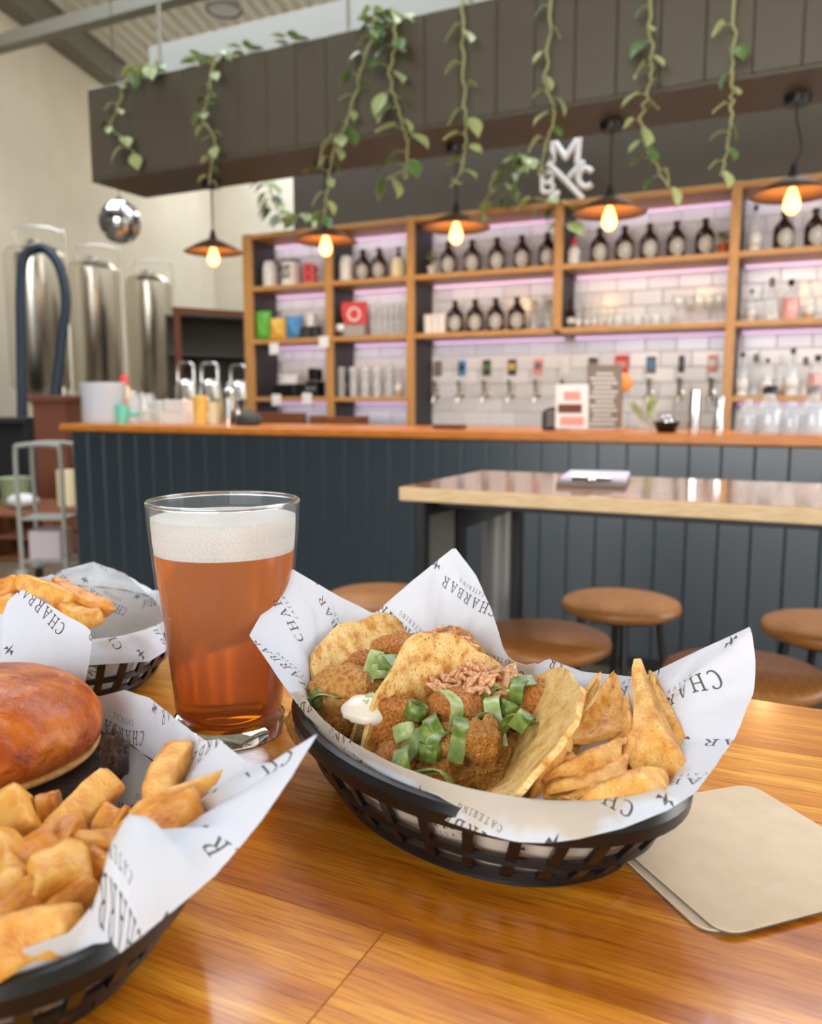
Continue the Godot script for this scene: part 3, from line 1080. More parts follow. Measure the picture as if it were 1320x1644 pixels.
	var ps := thing("framed_poster", "red square poster with white round emblem over grey text lines, standing among glasses", "poster", Vector3(X.call(577, 530), y2, zs + 0.07), 0.15)
	var pb := S(false)
	box(pb, Vector3(0, 0.125, 0), Vector3(0.2, 0.25, 0.012), 0.002)
	put("backing", pb, M.red_card, ps)
	var pr := S()
	var rg := []
	for k in 20:
		rg.append(Vector3(cos(TAU * k / 20) * 0.045, 0.16 + sin(TAU * k / 20) * 0.045, 0.008))
	tube(pr, rg, 0.008, 6, false, true)
	put("round_emblem", pr, M.white_card, ps)
	var pg := S(false)
	box(pg, Vector3(0, 0.045, 0.007), Vector3(0.196, 0.085, 0.004))
	put("text_panel", pg, M.grey_card, ps)
	for k in 4:
		var ln := S(false)
		box(ln, Vector3(0, 0.072 - k * 0.018, 0.0095), Vector3(0.15, 0.005, 0.002))
		put("text_line", ln, M.white_card, ps)
	for k in 6:
		for r in 2:
			vessel("tumbler", "stacked_glass", "glass", tumbler_parts(), Vector3(X.call(603 + k * 9.5, 530), y2, zs + 0.03 - r * 0.09), "clear tumbler in the cluster of glasses beside the red poster", "tumblers beside the red poster", 0.0, 1.0)
			vessel("tumbler", "stacked_glass", "glass", [], Vector3(X.call(603 + k * 9.5, 530), y2 + 0.1105, zs + 0.03 - r * 0.09), "clear tumbler stacked on top of the cluster beside the red poster", "upper tumblers beside the red poster")
	# middle shelf, bay 3: white cups at the post, vases
	for k in 3:
		vessel("cyl", "paper_cup", "cup", [], Vector3(X.call(690 + k * 11, 520), y2, zs + 0.02), "pale cup in the little row beside the first growler", "pale cups on the middle shelf", 0.0, 0.9)
	for q in [[858, "white flowers in a clear vase on the middle shelf"], [881, "trailing green sprig in a clear vase beside the post"]]:
		var v := thing("flower_vase", q[1], "vase", Vector3(X.call(q[0], 505), y2, zs))
		put_mesh("vase_glass", lathe_mesh([[0.0, 0.0], [0.028, 0.0], [0.03, 0.01], [0.03, 0.09], [0.022, 0.11], [0.02, 0.11], [0.026, 0.09], [0.026, 0.012], [0.0, 0.012]], 16, [1]), M.clear_glass, v)
		for k in 5:
			var a := TAU * k / 5.0
			var tip := Vector3(cos(a) * 0.018, 0.15 + 0.02 * (k % 3), sin(a) * 0.018)
			put_mesh("stem", tube_mesh([Vector3(0, 0.02, 0), tip * Vector3(0.5, 0.8, 0.5), tip], 0.002, 5), M.vine_stem, v)
			leaf(v, tip, Vector3(cos(a), 1.6, sin(a)), 0.035, M.leaf_green)
	# middle shelf, bay 4: bottles, rocks glasses, stem glasses
	vessel("black_bottle", "black_bottle", "bottle", [], Vector3(X.call(917, 505), y2, zs), "black bottle at the start of the small pale bottles", "", 0.0, 0.8)
	for q in [[930, "amber_liquid"], [941, "amber_liquid"], [953, "pink_card"], [965, "pink_card"], [977, "white_plastic"]]:
		vessel("mini_" + q[1], "small_bottle", "bottle", spirit_parts(q[1], "white_card"), Vector3(X.call(q[0], 505), y2, zs + 0.02 - (q[0] % 3) * 0.02), "small pale liqueur bottle on the middle shelf beside the low glasses", "small pale liqueur bottles", 0.0, 0.52)
	for k in 6:
		vessel("rocks", "rocks_glass", "glass", [["cup", [[0.0, 0.0], [0.036, 0.0], [0.04, 0.07], [0.037, 0.07], [0.033, 0.012], [0.0, 0.012]], "clear_glass", [1, 2, 3]]], Vector3(X.call(994 + k * 15, 500), y2, zs + 0.03 - (k % 2) * 0.06), "low clear rocks glass on the middle shelf", "low rocks glasses on the middle shelf")
	for k in 5:
		var w := vessel("wine", "wine_glass", "glass", [["bowl", [[0.004, 0.085], [0.02, 0.09], [0.038, 0.115], [0.04, 0.145], [0.034, 0.18], [0.0325, 0.18], [0.038, 0.145], [0.036, 0.117], [0.018, 0.093], [0.0, 0.088]], "clear_glass", [4]], ["stem", [[0.034, 0.0], [0.034, 0.003], [0.008, 0.008], [0.004, 0.02], [0.004, 0.088], [0.0, 0.09]], "clear_glass"]], Vector3(X.call(1090 + k * 16, 490), y2, zs + 0.02 - (k % 2) * 0.07), "clear stemmed wine glass at the end of the middle shelf", "stemmed wine glasses on the middle shelf")
	# middle shelf, bay 5
	vessel("spirit_clear", "spirit_bottle", "bottle", [], Vector3(X.call(1206, 495), y2, zs), "small clear spirit bottle beside the flask bottle", "", 0.0, 0.7)
	vessel("flask", "flask_bottle", "bottle", [["bottle_glass", [[0.0, 0.0], [0.06, 0.0], [0.064, 0.01], [0.05, 0.06], [0.045, 0.11], [0.016, 0.15], [0.014, 0.2], [0.0, 0.2]], "clear_glass", [1]], ["stopper", [[0.0, 0.2], [0.016, 0.2], [0.016, 0.25], [0.0, 0.255]], "grey_card", [1]]], Vector3(X.call(1238, 495), y2, zs), "wide based clear flask bottle with grey stopper")
	vessel("squat", "squat_bottle", "bottle", [["bottle_glass", [[0.0, 0.0], [0.05, 0.0], [0.054, 0.01], [0.054, 0.13], [0.045, 0.16], [0.016, 0.175], [0.015, 0.2], [0.0, 0.2]], "clear_glass", [1]], ["liquid", [[0.0, 0.006], [0.049, 0.006], [0.049, 0.13], [0.0, 0.13]], "pink_card", [1, 2]], ["cap", [[0.0, 0.2], [0.018, 0.2], [0.018, 0.235], [0.0, 0.235]], "black_plastic", [1]]], Vector3(X.call(1269, 492), y2, zs), "squat bottle of pale pink spirit with black cap")
	vessel("mini_amber_liquid", "small_bottle", "bottle", [], Vector3(X.call(1299, 495), y2, zs), "amber spirit bottle at the end of the middle shelf", "", 0.0, 0.8)
	# low shelf, bay 1: coffee things
	var gr := thing("coffee_grinder", "black coffee grinder with round dials on the low shelf", "grinder", Vector3(X.call(512, 615), y1, zs + 0.05))
	for q in [["body", Vector3(0, 0.06, 0), Vector3(0.1, 0.12, 0.12)], ["hopper", Vector3(0, 0.17, 0), Vector3(0.075, 0.09, 0.09)]]:
		var s := S(false)
		box(s, q[1], q[2], 0.006)
		put(q[0], s, M.black_plastic, gr)
	for k in 2:
		var s := S()
		lathe(s, [[0.018, 0.0], [0.018, 0.012], [0.0, 0.014]], 14, Transform3D(Basis(Vector3.RIGHT, PI / 2), Vector3(-0.025 + 0.05 * k, 0.06 + 0.0 * k, 0.06)))
		put("dial", s, M.grey_card, gr)
	var cm := thing("coffee_machine", "low black coffee machine beside the grinder", "machine", Vector3(X.call(470, 620), y1, zs + 0.03))
	var s1 := S(false)
	box(s1, Vector3(0, 0.05, 0), Vector3(0.2, 0.1, 0.2), 0.008)
	put("body", s1, M.black_plastic, cm)
	var s1b := S(false)
	box(s1b, Vector3(0.02, 0.135, -0.02), Vector3(0.13, 0.07, 0.13), 0.006)
	put("top_box", s1b, M.white_plastic, cm)
	for q in [[440, 560, "white price card hanging on the shelf edge beside the snack packets"], [520, 549, "white price card hanging on the shelf edge under the small black boxes"], [444, 642, "white price card hanging below the coffee machine"], [493, 640, "white price card hanging below the coffee grinder"]]:
		var p := at_z(q[0], q[1], SHELF_Z + 0.06)
		var s := S(false)
		box(s, p, Vector3(0.085, 0.085, 0.004), 0.001)
		tag(put("price_card", s, M.white_card), q[2], "card")
	# low shelf, bay 2
	for k in 9:
		vessel("tumbler", "stacked_glass", "glass", [], Vector3(X.call(553 + k * 9.5, 620), y1, zs + 0.04 - (k % 2) * 0.08), "clear tumbler in the long row on the low shelf", "tumblers on the low shelf")
		vessel("tumbler", "stacked_glass", "glass", [], Vector3(X.call(553 + k * 9.5, 620), y1 + 0.1105, zs + 0.04 - (k % 2) * 0.08), "clear tumbler stacked on the row on the low shelf", "upper tumblers on the low shelf")
	vessel("mini_amber_liquid", "small_bottle", "bottle", [], Vector3(X.call(646, 620), y1, zs + 0.05), "amber spirit bottle at the end of the tumbler row", "", 0.0, 0.78)
	# low shelf, bay 5: crowd of bottles
	var kinds := [["spirit_clear", 0.95], ["flask", 1.0], ["spirit_clear", 0.8], ["mini_amber_liquid", 0.85], ["spirit_clear", 1.0], ["flask", 0.9], ["squat", 1.0]]
	for k in kinds.size():
		vessel(kinds[k][0], ["spirit_bottle", "flask_bottle", "spirit_bottle", "small_bottle", "spirit_bottle", "flask_bottle", "squat_bottle"][k], "bottle", [], Vector3(X.call(1192 + k * 20, 610), y1, zs + 0.04 - (k % 2) * 0.07), ["clear spirit bottle with white label", "clear flask bottle with grey stopper", "shorter clear spirit bottle", "amber spirit bottle", "taller clear spirit bottle", "smaller clear flask bottle", "pink spirit bottle"][k] + " crowded on the low shelf of the last bay", "", 0.0, kinds[k][1])
	# at counter level behind the bar, bays 1 and 2
	var wb := S(false)
	box(wb, Vector3(X.call(470, 670), 1.06, SHELF_Z + 0.1), Vector3(0.5, 0.2, 0.04), 0.004)
	tag(put("serving_board", wb, M.crate_wood), "brown timber board standing behind the bar under the coffee machine", "board")
	var cr := thing("bottle_crate", "brown timber crate behind the bar under the tumbler row", "crate", Vector3(X.call(578, 675), 0.941, SHELF_Z + 0.2))
	for q in [[Vector3(0, 0.16, 0.1), Vector3(0.36, 0.06, 0.015)], [Vector3(0, 0.07, 0.1), Vector3(0.36, 0.06, 0.015)], [Vector3(0, 0.16, -0.1), Vector3(0.36, 0.06, 0.015)], [Vector3(-0.18, 0.1, 0), Vector3(0.015, 0.2, 0.2)], [Vector3(0.18, 0.1, 0), Vector3(0.015, 0.2, 0.2)], [Vector3(0, 0.01, 0), Vector3(0.36, 0.02, 0.2)]]:
		var s := S(false)
		box(s, q[0], q[1], 0.002)
		put("slat", s, M.crate_wood, cr)
	build_taps()

func build_taps() -> void:
	var z := TILE_Z + 0.0
	var rail := S()
	var top := [["taupe_card", "taupe_card"], ["blue_card", "slate"], ["slate", "leaf_dark"], ["slate", "yellow_card"], ["pink_card", "grey_card"], ["white_card", "white_card"], ["slate", "taupe_card"], ["red_card", "pink_card"], ["grey_card", "blue_card"], ["slate", "black_plastic"], ["pink_card", "white_card"]]
	var words := ["taupe", "blue and black", "black and green", "black and gold", "red and grey", "plain white", "charcoal", "coral red", "blue-grey", "narrow black", "pale pink"]
	for k in 11:
		var x := -2.6 + 0.193 * k
		var t := thing("beer_tap", "wall beer tap under a %s beer badge" % words[k], "tap", Vector3(x, 1.47, z), 0.0, "row of beer taps on the tiled wall")
		var big := 1.5 if k == 7 else (0.6 if k == 9 else 1.0)
		var b := S(false)
		box(b, Vector3(0, 0.015, 0.008), Vector3(0.06 * big, 0.11 * (1.2 if k == 7 else 1.0), 0.014), 0.002)
		put("badge", b, M[top[k][0]], t)
		var b2 := S(false)
		box(b2, Vector3(0, 0.02, 0.017), Vector3(0.044 * big, 0.045, 0.004))
		put("badge_panel", b2, M[top[k][1]], t)
		var h := S()
		tube(h, bend([Vector3(0, -0.075, 0.075), Vector3(0, -0.11, 0.07), Vector3(0, -0.165, 0.06)], 3), [0.014, 0.013, 0.012, 0.011, 0.01, 0.009, 0.008], 10)
		put("tap_handle", h, M.grey_steel, t)
		var sp := S()
		tube(sp, bend([Vector3(0, -0.17, 0.0), Vector3(0, -0.17, 0.06), Vector3(0, -0.185, 0.09), Vector3(0, -0.23, 0.1)], 4), 0.011, 10)
		blob(sp, Vector3(0, -0.17, 0.055), Vector3(0.019, 0.019, 0.019), 0.0, 1.0, 0.0, 8, 10)
		lathe(sp, [[0.024, 0.0], [0.024, 0.008], [0.0, 0.01]], 14, Transform3D(Basis(Vector3.RIGHT, PI / 2), Vector3(0, -0.17, 0.0)), [1])
		put("tap_spout", sp, M.stainless, t)

func pot_plant(at: Vector3, pot: String, n: int, high: float, label: String) -> void:
	var t := thing("potted_plant", label, "plant", at)
	put_mesh("pot", lathe_mesh([[0.0, 0.0], [0.028, 0.0], [0.036, 0.06], [0.038, 0.06], [0.038, 0.07], [0.033, 0.07], [0.03, 0.055], [0.0, 0.055]], 16, [1, 3, 4]), M[pot], t)
	for k in n:
		var a := TAU * k / n + 0.3
		var tip := Vector3(cos(a) * 0.02, 0.06 + high * (0.5 + 0.5 * ((k * 5) % 7) / 7.0), sin(a) * 0.02)
		put_mesh("stem", tube_mesh([Vector3(0, 0.05, 0), tip * Vector3(0.4, 0.85, 0.4), tip], 0.0018, 4), M.vine_stem, t)
		leaf(t, tip, Vector3(cos(a), 1.0, sin(a)), 0.04, M.leaf_green if k % 2 else M.leaf_dark)

var leaf_meshes := []

func leaf(parent: Node, at: Vector3, dir: Vector3, size: float, m: Material, roll := 0.0) -> void:
	if leaf_meshes.is_empty():
		for v in 3:                       # heart shaped leaf of length 1 along +z, folded on its midrib
			var st := S()
			var g := []
			var wide := [0.02, 0.30, 0.42, 0.40, 0.30, 0.15, 0.0]
			for i in 7:
				var row := []
				for j in 5:
					var u := -1.0 + j / 2.0
					var z := i / 6.0 - (0.08 * absf(u) if i < 2 else 0.0)
					row.append(Vector3(u * wide[i] * (0.85 + 0.15 * v), absf(u) * 0.1 - 0.35 * z * z * (0.4 + 0.4 * v), z))
				g.append(row)
			sheet(st, g, 0.012)
			st.generate_normals()
			leaf_meshes.append(st.commit())
	var o := put_mesh("leaf", leaf_meshes[rng.randi() % 3], m, parent)
	var d := dir.normalized()
	var x := Vector3.UP.cross(d)
	x = x.normalized() if x.length() > 0.01 else Vector3.RIGHT
	o.transform = Transform3D(Basis(x, d.cross(x), d) * Basis(Vector3.BACK, roll) * Basis.from_scale(Vector3.ONE * size), at)

func build_counter_things() -> void:
	var y := 1.104
	var C := func(px: float, py: float) -> Vector3:
		return at_y(px, py, y)
	# frosted tub of cutlery
	var p: Vector3 = C.call(150, 676)
	p = Vector3(p.x, y, clampf(p.z, -4.35, -3.9))
	vessel("tub", "plastic_tub", "tub", [["tub", [[0.0, 0.0], [0.115, 0.0], [0.13, 0.02], [0.142, 0.255], [0.148, 0.262], [0.14, 0.262], [0.132, 0.25], [0.12, 0.025], [0.0, 0.02]], "frosted_plastic", [1]]], Vector3(-4.195, y, -4.0), "big frosted clear plastic tub at the end of the bar")
	var row := [
		[197, "mint", "mint_cup", "cup", "mint green cup beside the frosted tub", -4.0],
		[202, "sauce", "sauce_bottle", "bottle", "cream sauce bottle with red cap standing behind the mint cup", -4.2],
		[216, "tall_clear", "water_bottle", "bottle", "pale clear bottle with mint band beside the mint cup", -4.05],
		[236, "jug", "glass_jug", "jug", "clear glass jug between bottles and white cartons", -4.1],
		[258, "tumbler_big", "beer_glass", "glass", "clear beer glass in front of the white cartons", -4.05],
		[274, "tumbler_big", "beer_glass", "glass", "clear beer glass touching the white cartons", -4.12],
		[322, "mustard", "mustard_tumbler", "cup", "mustard yellow lidded tumbler on the bar", -4.0],
		[345, "cream", "cream_cup", "cup", "cream paper cup beside the mustard tumbler", -4.05],
		[369, "shaker", "cocktail_shaker", "shaker", "chrome cocktail shaker at the end of the crowded bar corner", -4.05],
	]
	var shapes := {
		"mint": [["cup", [[0.0, 0.0], [0.034, 0.0], [0.042, 0.12], [0.038, 0.12], [0.03, 0.01], [0.0, 0.01]], "mint_plastic", [1, 2, 3]]],
		"sauce": [["body", [[0.0, 0.0], [0.04, 0.0], [0.043, 0.01], [0.043, 0.2], [0.03, 0.24], [0.02, 0.25], [0.0, 0.25]], "cream_plastic", [1]], ["cap", [[0.0, 0.25], [0.03, 0.25], [0.026, 0.31], [0.0, 0.32]], "red_card", [1]], ["label_band", [[0.0432, 0.08], [0.0438, 0.08], [0.0438, 0.16], [0.0432, 0.16]], "orange_paint"]],
		"tall_clear": [["body", [[0.0, 0.0], [0.036, 0.0], [0.038, 0.005], [0.038, 0.14], [0.018, 0.18], [0.016, 0.21], [0.0, 0.21]], "frosted_plastic", [1]], ["band", [[0.0382, 0.05], [0.0388, 0.05], [0.0388, 0.08], [0.0382, 0.08]], "mint_plastic"]],
		"jug": [["body", [[0.0, 0.0], [0.055, 0.0], [0.06, 0.01], [0.062, 0.12], [0.05, 0.17], [0.052, 0.19], [0.048, 0.19], [0.046, 0.168], [0.057, 0.12], [0.055, 0.014], [0.0, 0.012]], "clear_glass", [1]]],
		"tumbler_big": [["cup", [[0.0, 0.0], [0.032, 0.0], [0.042, 0.15], [0.039, 0.15], [0.03, 0.012], [0.0, 0.012]], "clear_glass", [1, 2, 3]]],
		"mustard": [["cup", [[0.0, 0.0], [0.04, 0.0], [0.044, 0.15], [0.0, 0.15]], "mustard", [1, 2]], ["lid", [[0.046, 0.148], [0.048, 0.15], [0.048, 0.168], [0.044, 0.175], [0.0, 0.175]], "mustard", [1, 2]]],
		"cream": [["cup", [[0.0, 0.0], [0.034, 0.0], [0.046, 0.14], [0.043, 0.14], [0.032, 0.01], [0.0, 0.01]], "cream_plastic", [1, 2, 3]]],
		"shaker": [["cup", [[0.0, 0.0], [0.036, 0.0], [0.046, 0.16], [0.04, 0.18], [0.03, 0.215], [0.022, 0.22], [0.0, 0.22]], "stainless_bright", [1, 2]], ["cap", [[0.0, 0.22], [0.02, 0.22], [0.018, 0.25], [0.0, 0.255]], "stainless_bright", [1]]],
	}
	for q in row:
		var w := at_z(q[0], 676, q[5])
		var v := vessel(q[1], q[2], q[3], shapes[q[1]], Vector3(w.x, y, q[5]), q[4])
		if q[1] == "jug":
			put_mesh("handle", tube_mesh(bend([Vector3(0.058, 0.14, 0), Vector3(0.1, 0.13, 0), Vector3(0.1, 0.07, 0), Vector3(0.061, 0.05, 0)], 4), 0.006, 8), M.clear_glass, v)
	for q in [[291, 0.0, "large white carton lying on the bar"], [291, 0.075, "white carton stacked on the large carton"]]:
		var w := at_z(q[0], 665, -4.1)
		var s := S(false)
		box(s, Vector3(w.x, y + 0.0375 + q[1], -4.1), Vector3(0.19 - q[1] * 0.6, 0.073, 0.14), 0.004)
		tag(put("carton", s, M.white_card), q[2], "carton")
	var tw := thing("bar_towel", "dark crumpled bar towel on the bar", "towel", Vector3(at_z(400, 672, -4.05).x, y, -4.05))
	var tst := S()
	blob(tst, Vector3(0, 0.035, 0), Vector3(0.09, 0.05, 0.07), 0.25, 1.2, 4.0, 10, 16)
	put("towel_cloth", tst, M.slate, tw)
	# small block, chalk sign, menus, plant, bowl, steel cups
	var bl := S(false)
	box(bl, Vector3(at_z(722, 684, -4.0).x, y + 0.012, -4.0), Vector3(0.16, 0.022, 0.08), 0.003)
	tag(put("bill_tray", bl, M.rust_brown), "small dark brown bill tray on the bar", "tray")
	var cs := thing("chalk_sign", "small arched black chalkboard sign with white writing on the bar", "sign", Vector3(at_z(893, 690, -4.05).x, y, -4.05), 0.5)
	var ap := PackedVector2Array()
	ap.append(Vector2(-0.07, 0))
	ap.append(Vector2(0.07, 0))
	for k in 9:
		var a := PI * k / 8.0
		ap.append(Vector2(cos(a) * 0.07, 0.085 + sin(a) * 0.03))
	var cst := S(false)
	slab(cst, ap, 0.012)
	put("board", cst, M.slate, cs)
	for k in 4:
		var ws := S()
		tube(ws, bend([Vector3(-0.05, 0.085 - k * 0.02, 0.007), Vector3(-0.02, 0.09 - k * 0.02, 0.007), Vector3(0.01, 0.083 - k * 0.02, 0.007), Vector3(0.045, 0.088 - k * 0.02, 0.007)], 3), 0.0025, 4)
		put("chalk_line", ws, M.white_card, cs)
	menu(Vector3(at_z(918, 690, -4.02).x, y, -4.02), 0.16, 0.215, "white_card", "pink_card", "leaning white menu card with pink and brown drink pictures", 3)
	menu(Vector3(at_z(970, 690, -4.1).x, y, -4.1), 0.17, 0.31, "taupe_card", "white_card", "tall taupe menu card with white list lines in a clear stand", 12)
	var org := thing("orange_flower", "round orange ornament on a stalk behind the tall menu", "ornament", Vector3(at_z(997, 690, -4.2).x, y, -4.2))
	put_mesh("base", lathe_mesh([[0.0, 0.0], [0.03, 0.0], [0.03, 0.015], [0.006, 0.02], [0.005, 0.2], [0.0, 0.2]], 14, [1, 2]), M.brass, org)
	put_mesh("flower_head", blob_mesh(Vector3(0.05, 0.05, 0.045), 0.2, 1.0, 2.0), M.orange_paint, org).position = Vector3(0, 0.23, 0)
	var ag := thing("agave_plant", "spiky pale green agave in a glass pot on the bar", "plant", Vector3(at_z(1037, 692, -4.05).x, y, -4.05))
	put_mesh("pot", lathe_mesh([[0.0, 0.0], [0.03, 0.0], [0.04, 0.05], [0.04, 0.09], [0.036, 0.09], [0.034, 0.05], [0.0, 0.012]], 16, [1, 3]), M.clear_glass, ag)
	for k in 13:
		var a := TAU * k / 13.0 * 2.6
		var outw := 0.04 + 0.08 * ((k * 3) % 13) / 13.0
		var hh := 0.23 - outw * 0.9
		var st := S()
		tube(st, bend([Vector3(0, 0.04, 0), Vector3(cos(a) * outw * 0.4, hh * 0.6, sin(a) * outw * 0.4), Vector3(cos(a) * outw, hh, sin(a) * outw)], 3), [0.007, 0.008, 0.008, 0.007, 0.005, 0.003, 0.001], 6)
		put("leaf", st, M.leaf_green, ag)
	vessel("bowl", "dark_bowl", "bowl", [["bowl", [[0.0, 0.0], [0.04, 0.0], [0.062, 0.05], [0.058, 0.05], [0.036, 0.008], [0.0, 0.008]], "black_plastic", [1, 2, 3]], ["glass_ball", [[0.0, 0.012], [0.03, 0.025], [0.036, 0.05], [0.025, 0.075], [0.0, 0.085]], "stainless_bright"]], Vector3(at_z(1070, 690, -4.02).x, y, -4.02), "small black bowl holding a shiny metal scoop")
	for q in [[1113, 0.19, "tall narrow polished steel canister on the bar"], [1153, 0.165, "polished steel jigger tower beside the tall canister"]]:
		var w := at_z(q[0], 696, -3.92)
		vessel("can%d" % q[0], "steel_canister", "canister", [["body", [[0.0, 0.0], [0.024, 0.0], [0.027, 0.02], [0.02 if q[0] > 1120 else 0.026, q[1] * 0.55], [0.026, q[1]], [0.023, q[1]], [0.0, q[1] - 0.02]], "stainless_bright", [1, 4]]], Vector3(w.x, y, -3.92), q[2])
	for q in [[1200, "clear", 0.17, 0.045], [1233, "dark", 0.2, 0.06], [1268, "clear", 0.16, 0.05], [1303, "tall", 0.2, 0.058]]:
		var w := at_z(q[0], 694, -3.95)
		var r: float = q[3]
		var h: float = q[2]
		var parts := [["jar_glass", [[0.0, 0.0], [r, 0.0], [r + 0.004, 0.01], [r + 0.003, h * 0.55], [r * 0.6, h * 0.72], [r * 0.45, h * 0.78], [r * 0.45, h * 0.9], [r * 0.38, h * 0.9], [r * 0.38, h * 0.78], [r * 0.55, h * 0.7], [r - 0.003, h * 0.54], [r - 0.003, 0.012], [0.0, 0.012]], "clear_glass", [1, 6]], ["water", [[0.0, 0.014], [r - 0.006, 0.014], [r - 0.006, h * 0.42], [0.0, h * 0.42]], "frosted_plastic", [1, 2]]]
		if q[1] != "clear":
			parts.append(["stopper", [[0.0, h * 0.88], [r * 0.5, h * 0.88], [r * 0.5, h * 1.02], [r * 0.25, h * 1.06], [0.0, h * 1.06]], "black_plastic" if q[1] == "dark" else "grey_steel", [1]])
		vessel("decanter%d" % q[0], "decanter", "decanter", parts, Vector3(w.x, y, -3.95), {"clear1200": "small clear carafe at the post end of the bar", "dark1233": "faceted clear decanter with black spout on the bar", "clear1268": "clear carafe between the two stoppered decanters", "tall1303": "tall stoppered clear decanter at the last bay"}["%s%d" % [q[1], q[0]]])

func menu(at: Vector3, w: float, h: float, face: String, line: String, label: String, n: int) -> void:
	var t := thing("menu_card", label, "menu", at, 0.42)
	t.rotation.x = -0.1
	var s := S(false)
	box(s, Vector3(0, h / 2.0 + 0.01, 0), Vector3(w, h, 0.006), 0.001)
	put("card", s, M[face], t)
	for k in n:
		var q := S(false)
		box(q, Vector3(-w * 0.06 * (k % 2), h * (0.93 - 0.86 * (k + 0.5) / n), 0.0042), Vector3(w * (0.72 if k % 3 else 0.5), h * 0.86 / n * (0.35 if n > 5 else 0.7), 0.002))
		put("printed_line", q, M[line] if k != 1 or n > 5 else M.rust_brown, t)
	var f := S(false)
	box(f, Vector3(0, 0.005, 0.01), Vector3(w * 1.02, 0.01, 0.07), 0.002)
	put("stand_foot", f, M.clear_glass, t)

# ------------------------------------------------------------------ far table, stools, plants, brewing corner
func build_far_table() -> void:
	var t := thing("bar_table", "high pale timber table on black steel legs between the food table and the bar", "table", Vector3(0, 0, 0))
	for k in 4:
		var st := S(false)
		var z0 := -1.735 - k * 0.13
		box(st, Vector3(0.28 + k * 3.1, 1.034, z0 - 0.065), Vector3(2.33, 0.032, 0.1296), 0.002)
		var o := put("top_board", st, M.pale_board, t)
		o.position.x = -k * 3.1
	var e := S(false)
	box(e, Vector3(0.28, 1.0335, -1.7335), Vector3(2.334, 0.031, 0.006), 0.002)
	put("front_lipping", e, M.pale_edge, t)
	for q in [[-0.85, -1.78, 0.014], [-0.85, -2.0, 0.018], [-0.757, -2.2, 0.016], [1.38, -1.78, 0.014], [1.38, -2.2, 0.016]]:
		var s := S(false)
		box(s, Vector3(q[0], 0.508, q[1]), Vector3(q[2] * 2, 1.016, q[2] * 2), 0.003)
		put("leg", s, M.black_steel, t)
	var s2 := S(false)
	box(s2, Vector3(0.27, 1.005, -1.84), Vector3(2.2, 0.022, 0.02), 0.002)
	box(s2, Vector3(0.27, 1.005, -2.2), Vector3(2.2, 0.022, 0.02), 0.002)
	box(s2, Vector3(-0.85, 0.996, -2.0), Vector3(0.03, 0.04, 0.46), 0.002)
	put("under_frame", s2, M.black_steel, t)
	var s3 := S(false)
	slab(s3, PackedVector2Array([Vector2(0, 0), Vector2(0.17, 0), Vector2(0.0, -0.07)]), 0.02, Transform3D(Basis(), Vector3(-0.84, 0.985, -2.0)))
	put("gusset", s3, M.black_steel, t)
	var s4 := S()
	lathe(s4, [[0.0, 0.0], [0.044, 0.0], [0.044, 1.016], [0.0, 1.016]], 24, Transform3D(Basis(), Vector3(-0.81, 0, -2.19)), [1, 2])
	put("column", s4, M.grey_steel, t)
	var s5 := S(false)
	box(s5, Vector3(-0.852, 0.5, -1.89), Vector3(0.012, 0.96, 0.16), 0.002)
	put("side_plate", s5, M.grey_steel, t)
	# menu clipboard on it
	var c := thing("clipboard_menu", "white menu on a clipboard with shiny metal clip lying on the far table", "clipboard", Vector3(-0.5, 1.0502, -2.03), 0.16)
	var s6 := S(false)
	box(s6, Vector3(0, 0.006, 0), Vector3(0.16, 0.012, 0.24), 0.002)
	put("board", s6, M.taupe_card, c)
	var s7 := S(false)
	box(s7, Vector3(0.003, 0.0165, -0.012), Vector3(0.15, 0.009, 0.2), 0.001)
	put("pages", s7, mat("lilac_page", c8(214, 206, 222), 0.5), c)
	var s8 := S()
	tube(s8, [Vector3(-0.045, 0.024, 0.1), Vector3(0.045, 0.024, 0.1)], 0.009, 10)
	blob(s8, Vector3(0, 0.02, 0.118), Vector3(0.013, 0.011, 0.013), 0.0, 1.0, 0.0, 8, 12)
	put("metal_clip", s8, M.stainless_bright, c)

func build_stools() -> void:
	var words := ["round timber stool in front of the far table beside the tall paper peak", "round timber stool on black legs tucked under the far table", "large round timber stool behind the tall paper corner", "round timber stool under the far table beyond the tall paper corner", "round timber stool left of the far table legs, behind the paper peaks"]
	var spots := [[870, 1018], [997, 962], [1195, 1072], [1335, 1000], [612, 953]]
	var first: Node3D
	for k in 5:
		var p := at_y(spots[k][0], spots[k][1], 0.72)
		if k == 0:
			var t := thing("bar_stool", words[0], "stool", Vector3(p.x, 0, p.z), 0.3, "round bar stools")
			put_mesh("seat", lathe_mesh([[0.0, 0.688], [0.148, 0.688], [0.156, 0.694], [0.158, 0.704], [0.154, 0.714], [0.144, 0.719], [0.0, 0.718]], 48, [1]), M.seat_wood, t)
			var lm := S()
			tube(lm, [Vector3(0.1, 0.686, 0), Vector3(0.19, 0.0, 0)], 0.011, 8)
			lm.generate_normals()
			var leg := lm.commit()
			for q in 4:
				var o := put_mesh("leg", leg, M.black_steel, t)
				o.rotation.y = TAU * q / 4.0 + PI / 4
			for rr in [[0.105, 0.68], [0.163, 0.2]]:
				var ring := []
				for q in 28:
					ring.append(Vector3(cos(TAU * q / 28) * rr[0], rr[1], sin(TAU * q / 28) * rr[0]))
				var rs := S()
				tube(rs, ring, 0.008, 6, false, true)
				put("foot_ring" if rr[1] < 0.5 else "seat_ring", rs, M.black_steel, t)
			first = t
		else:
			copy_of(first, Vector3(p.x, 0, p.z), 0.3 + k * 0.8, words[k])

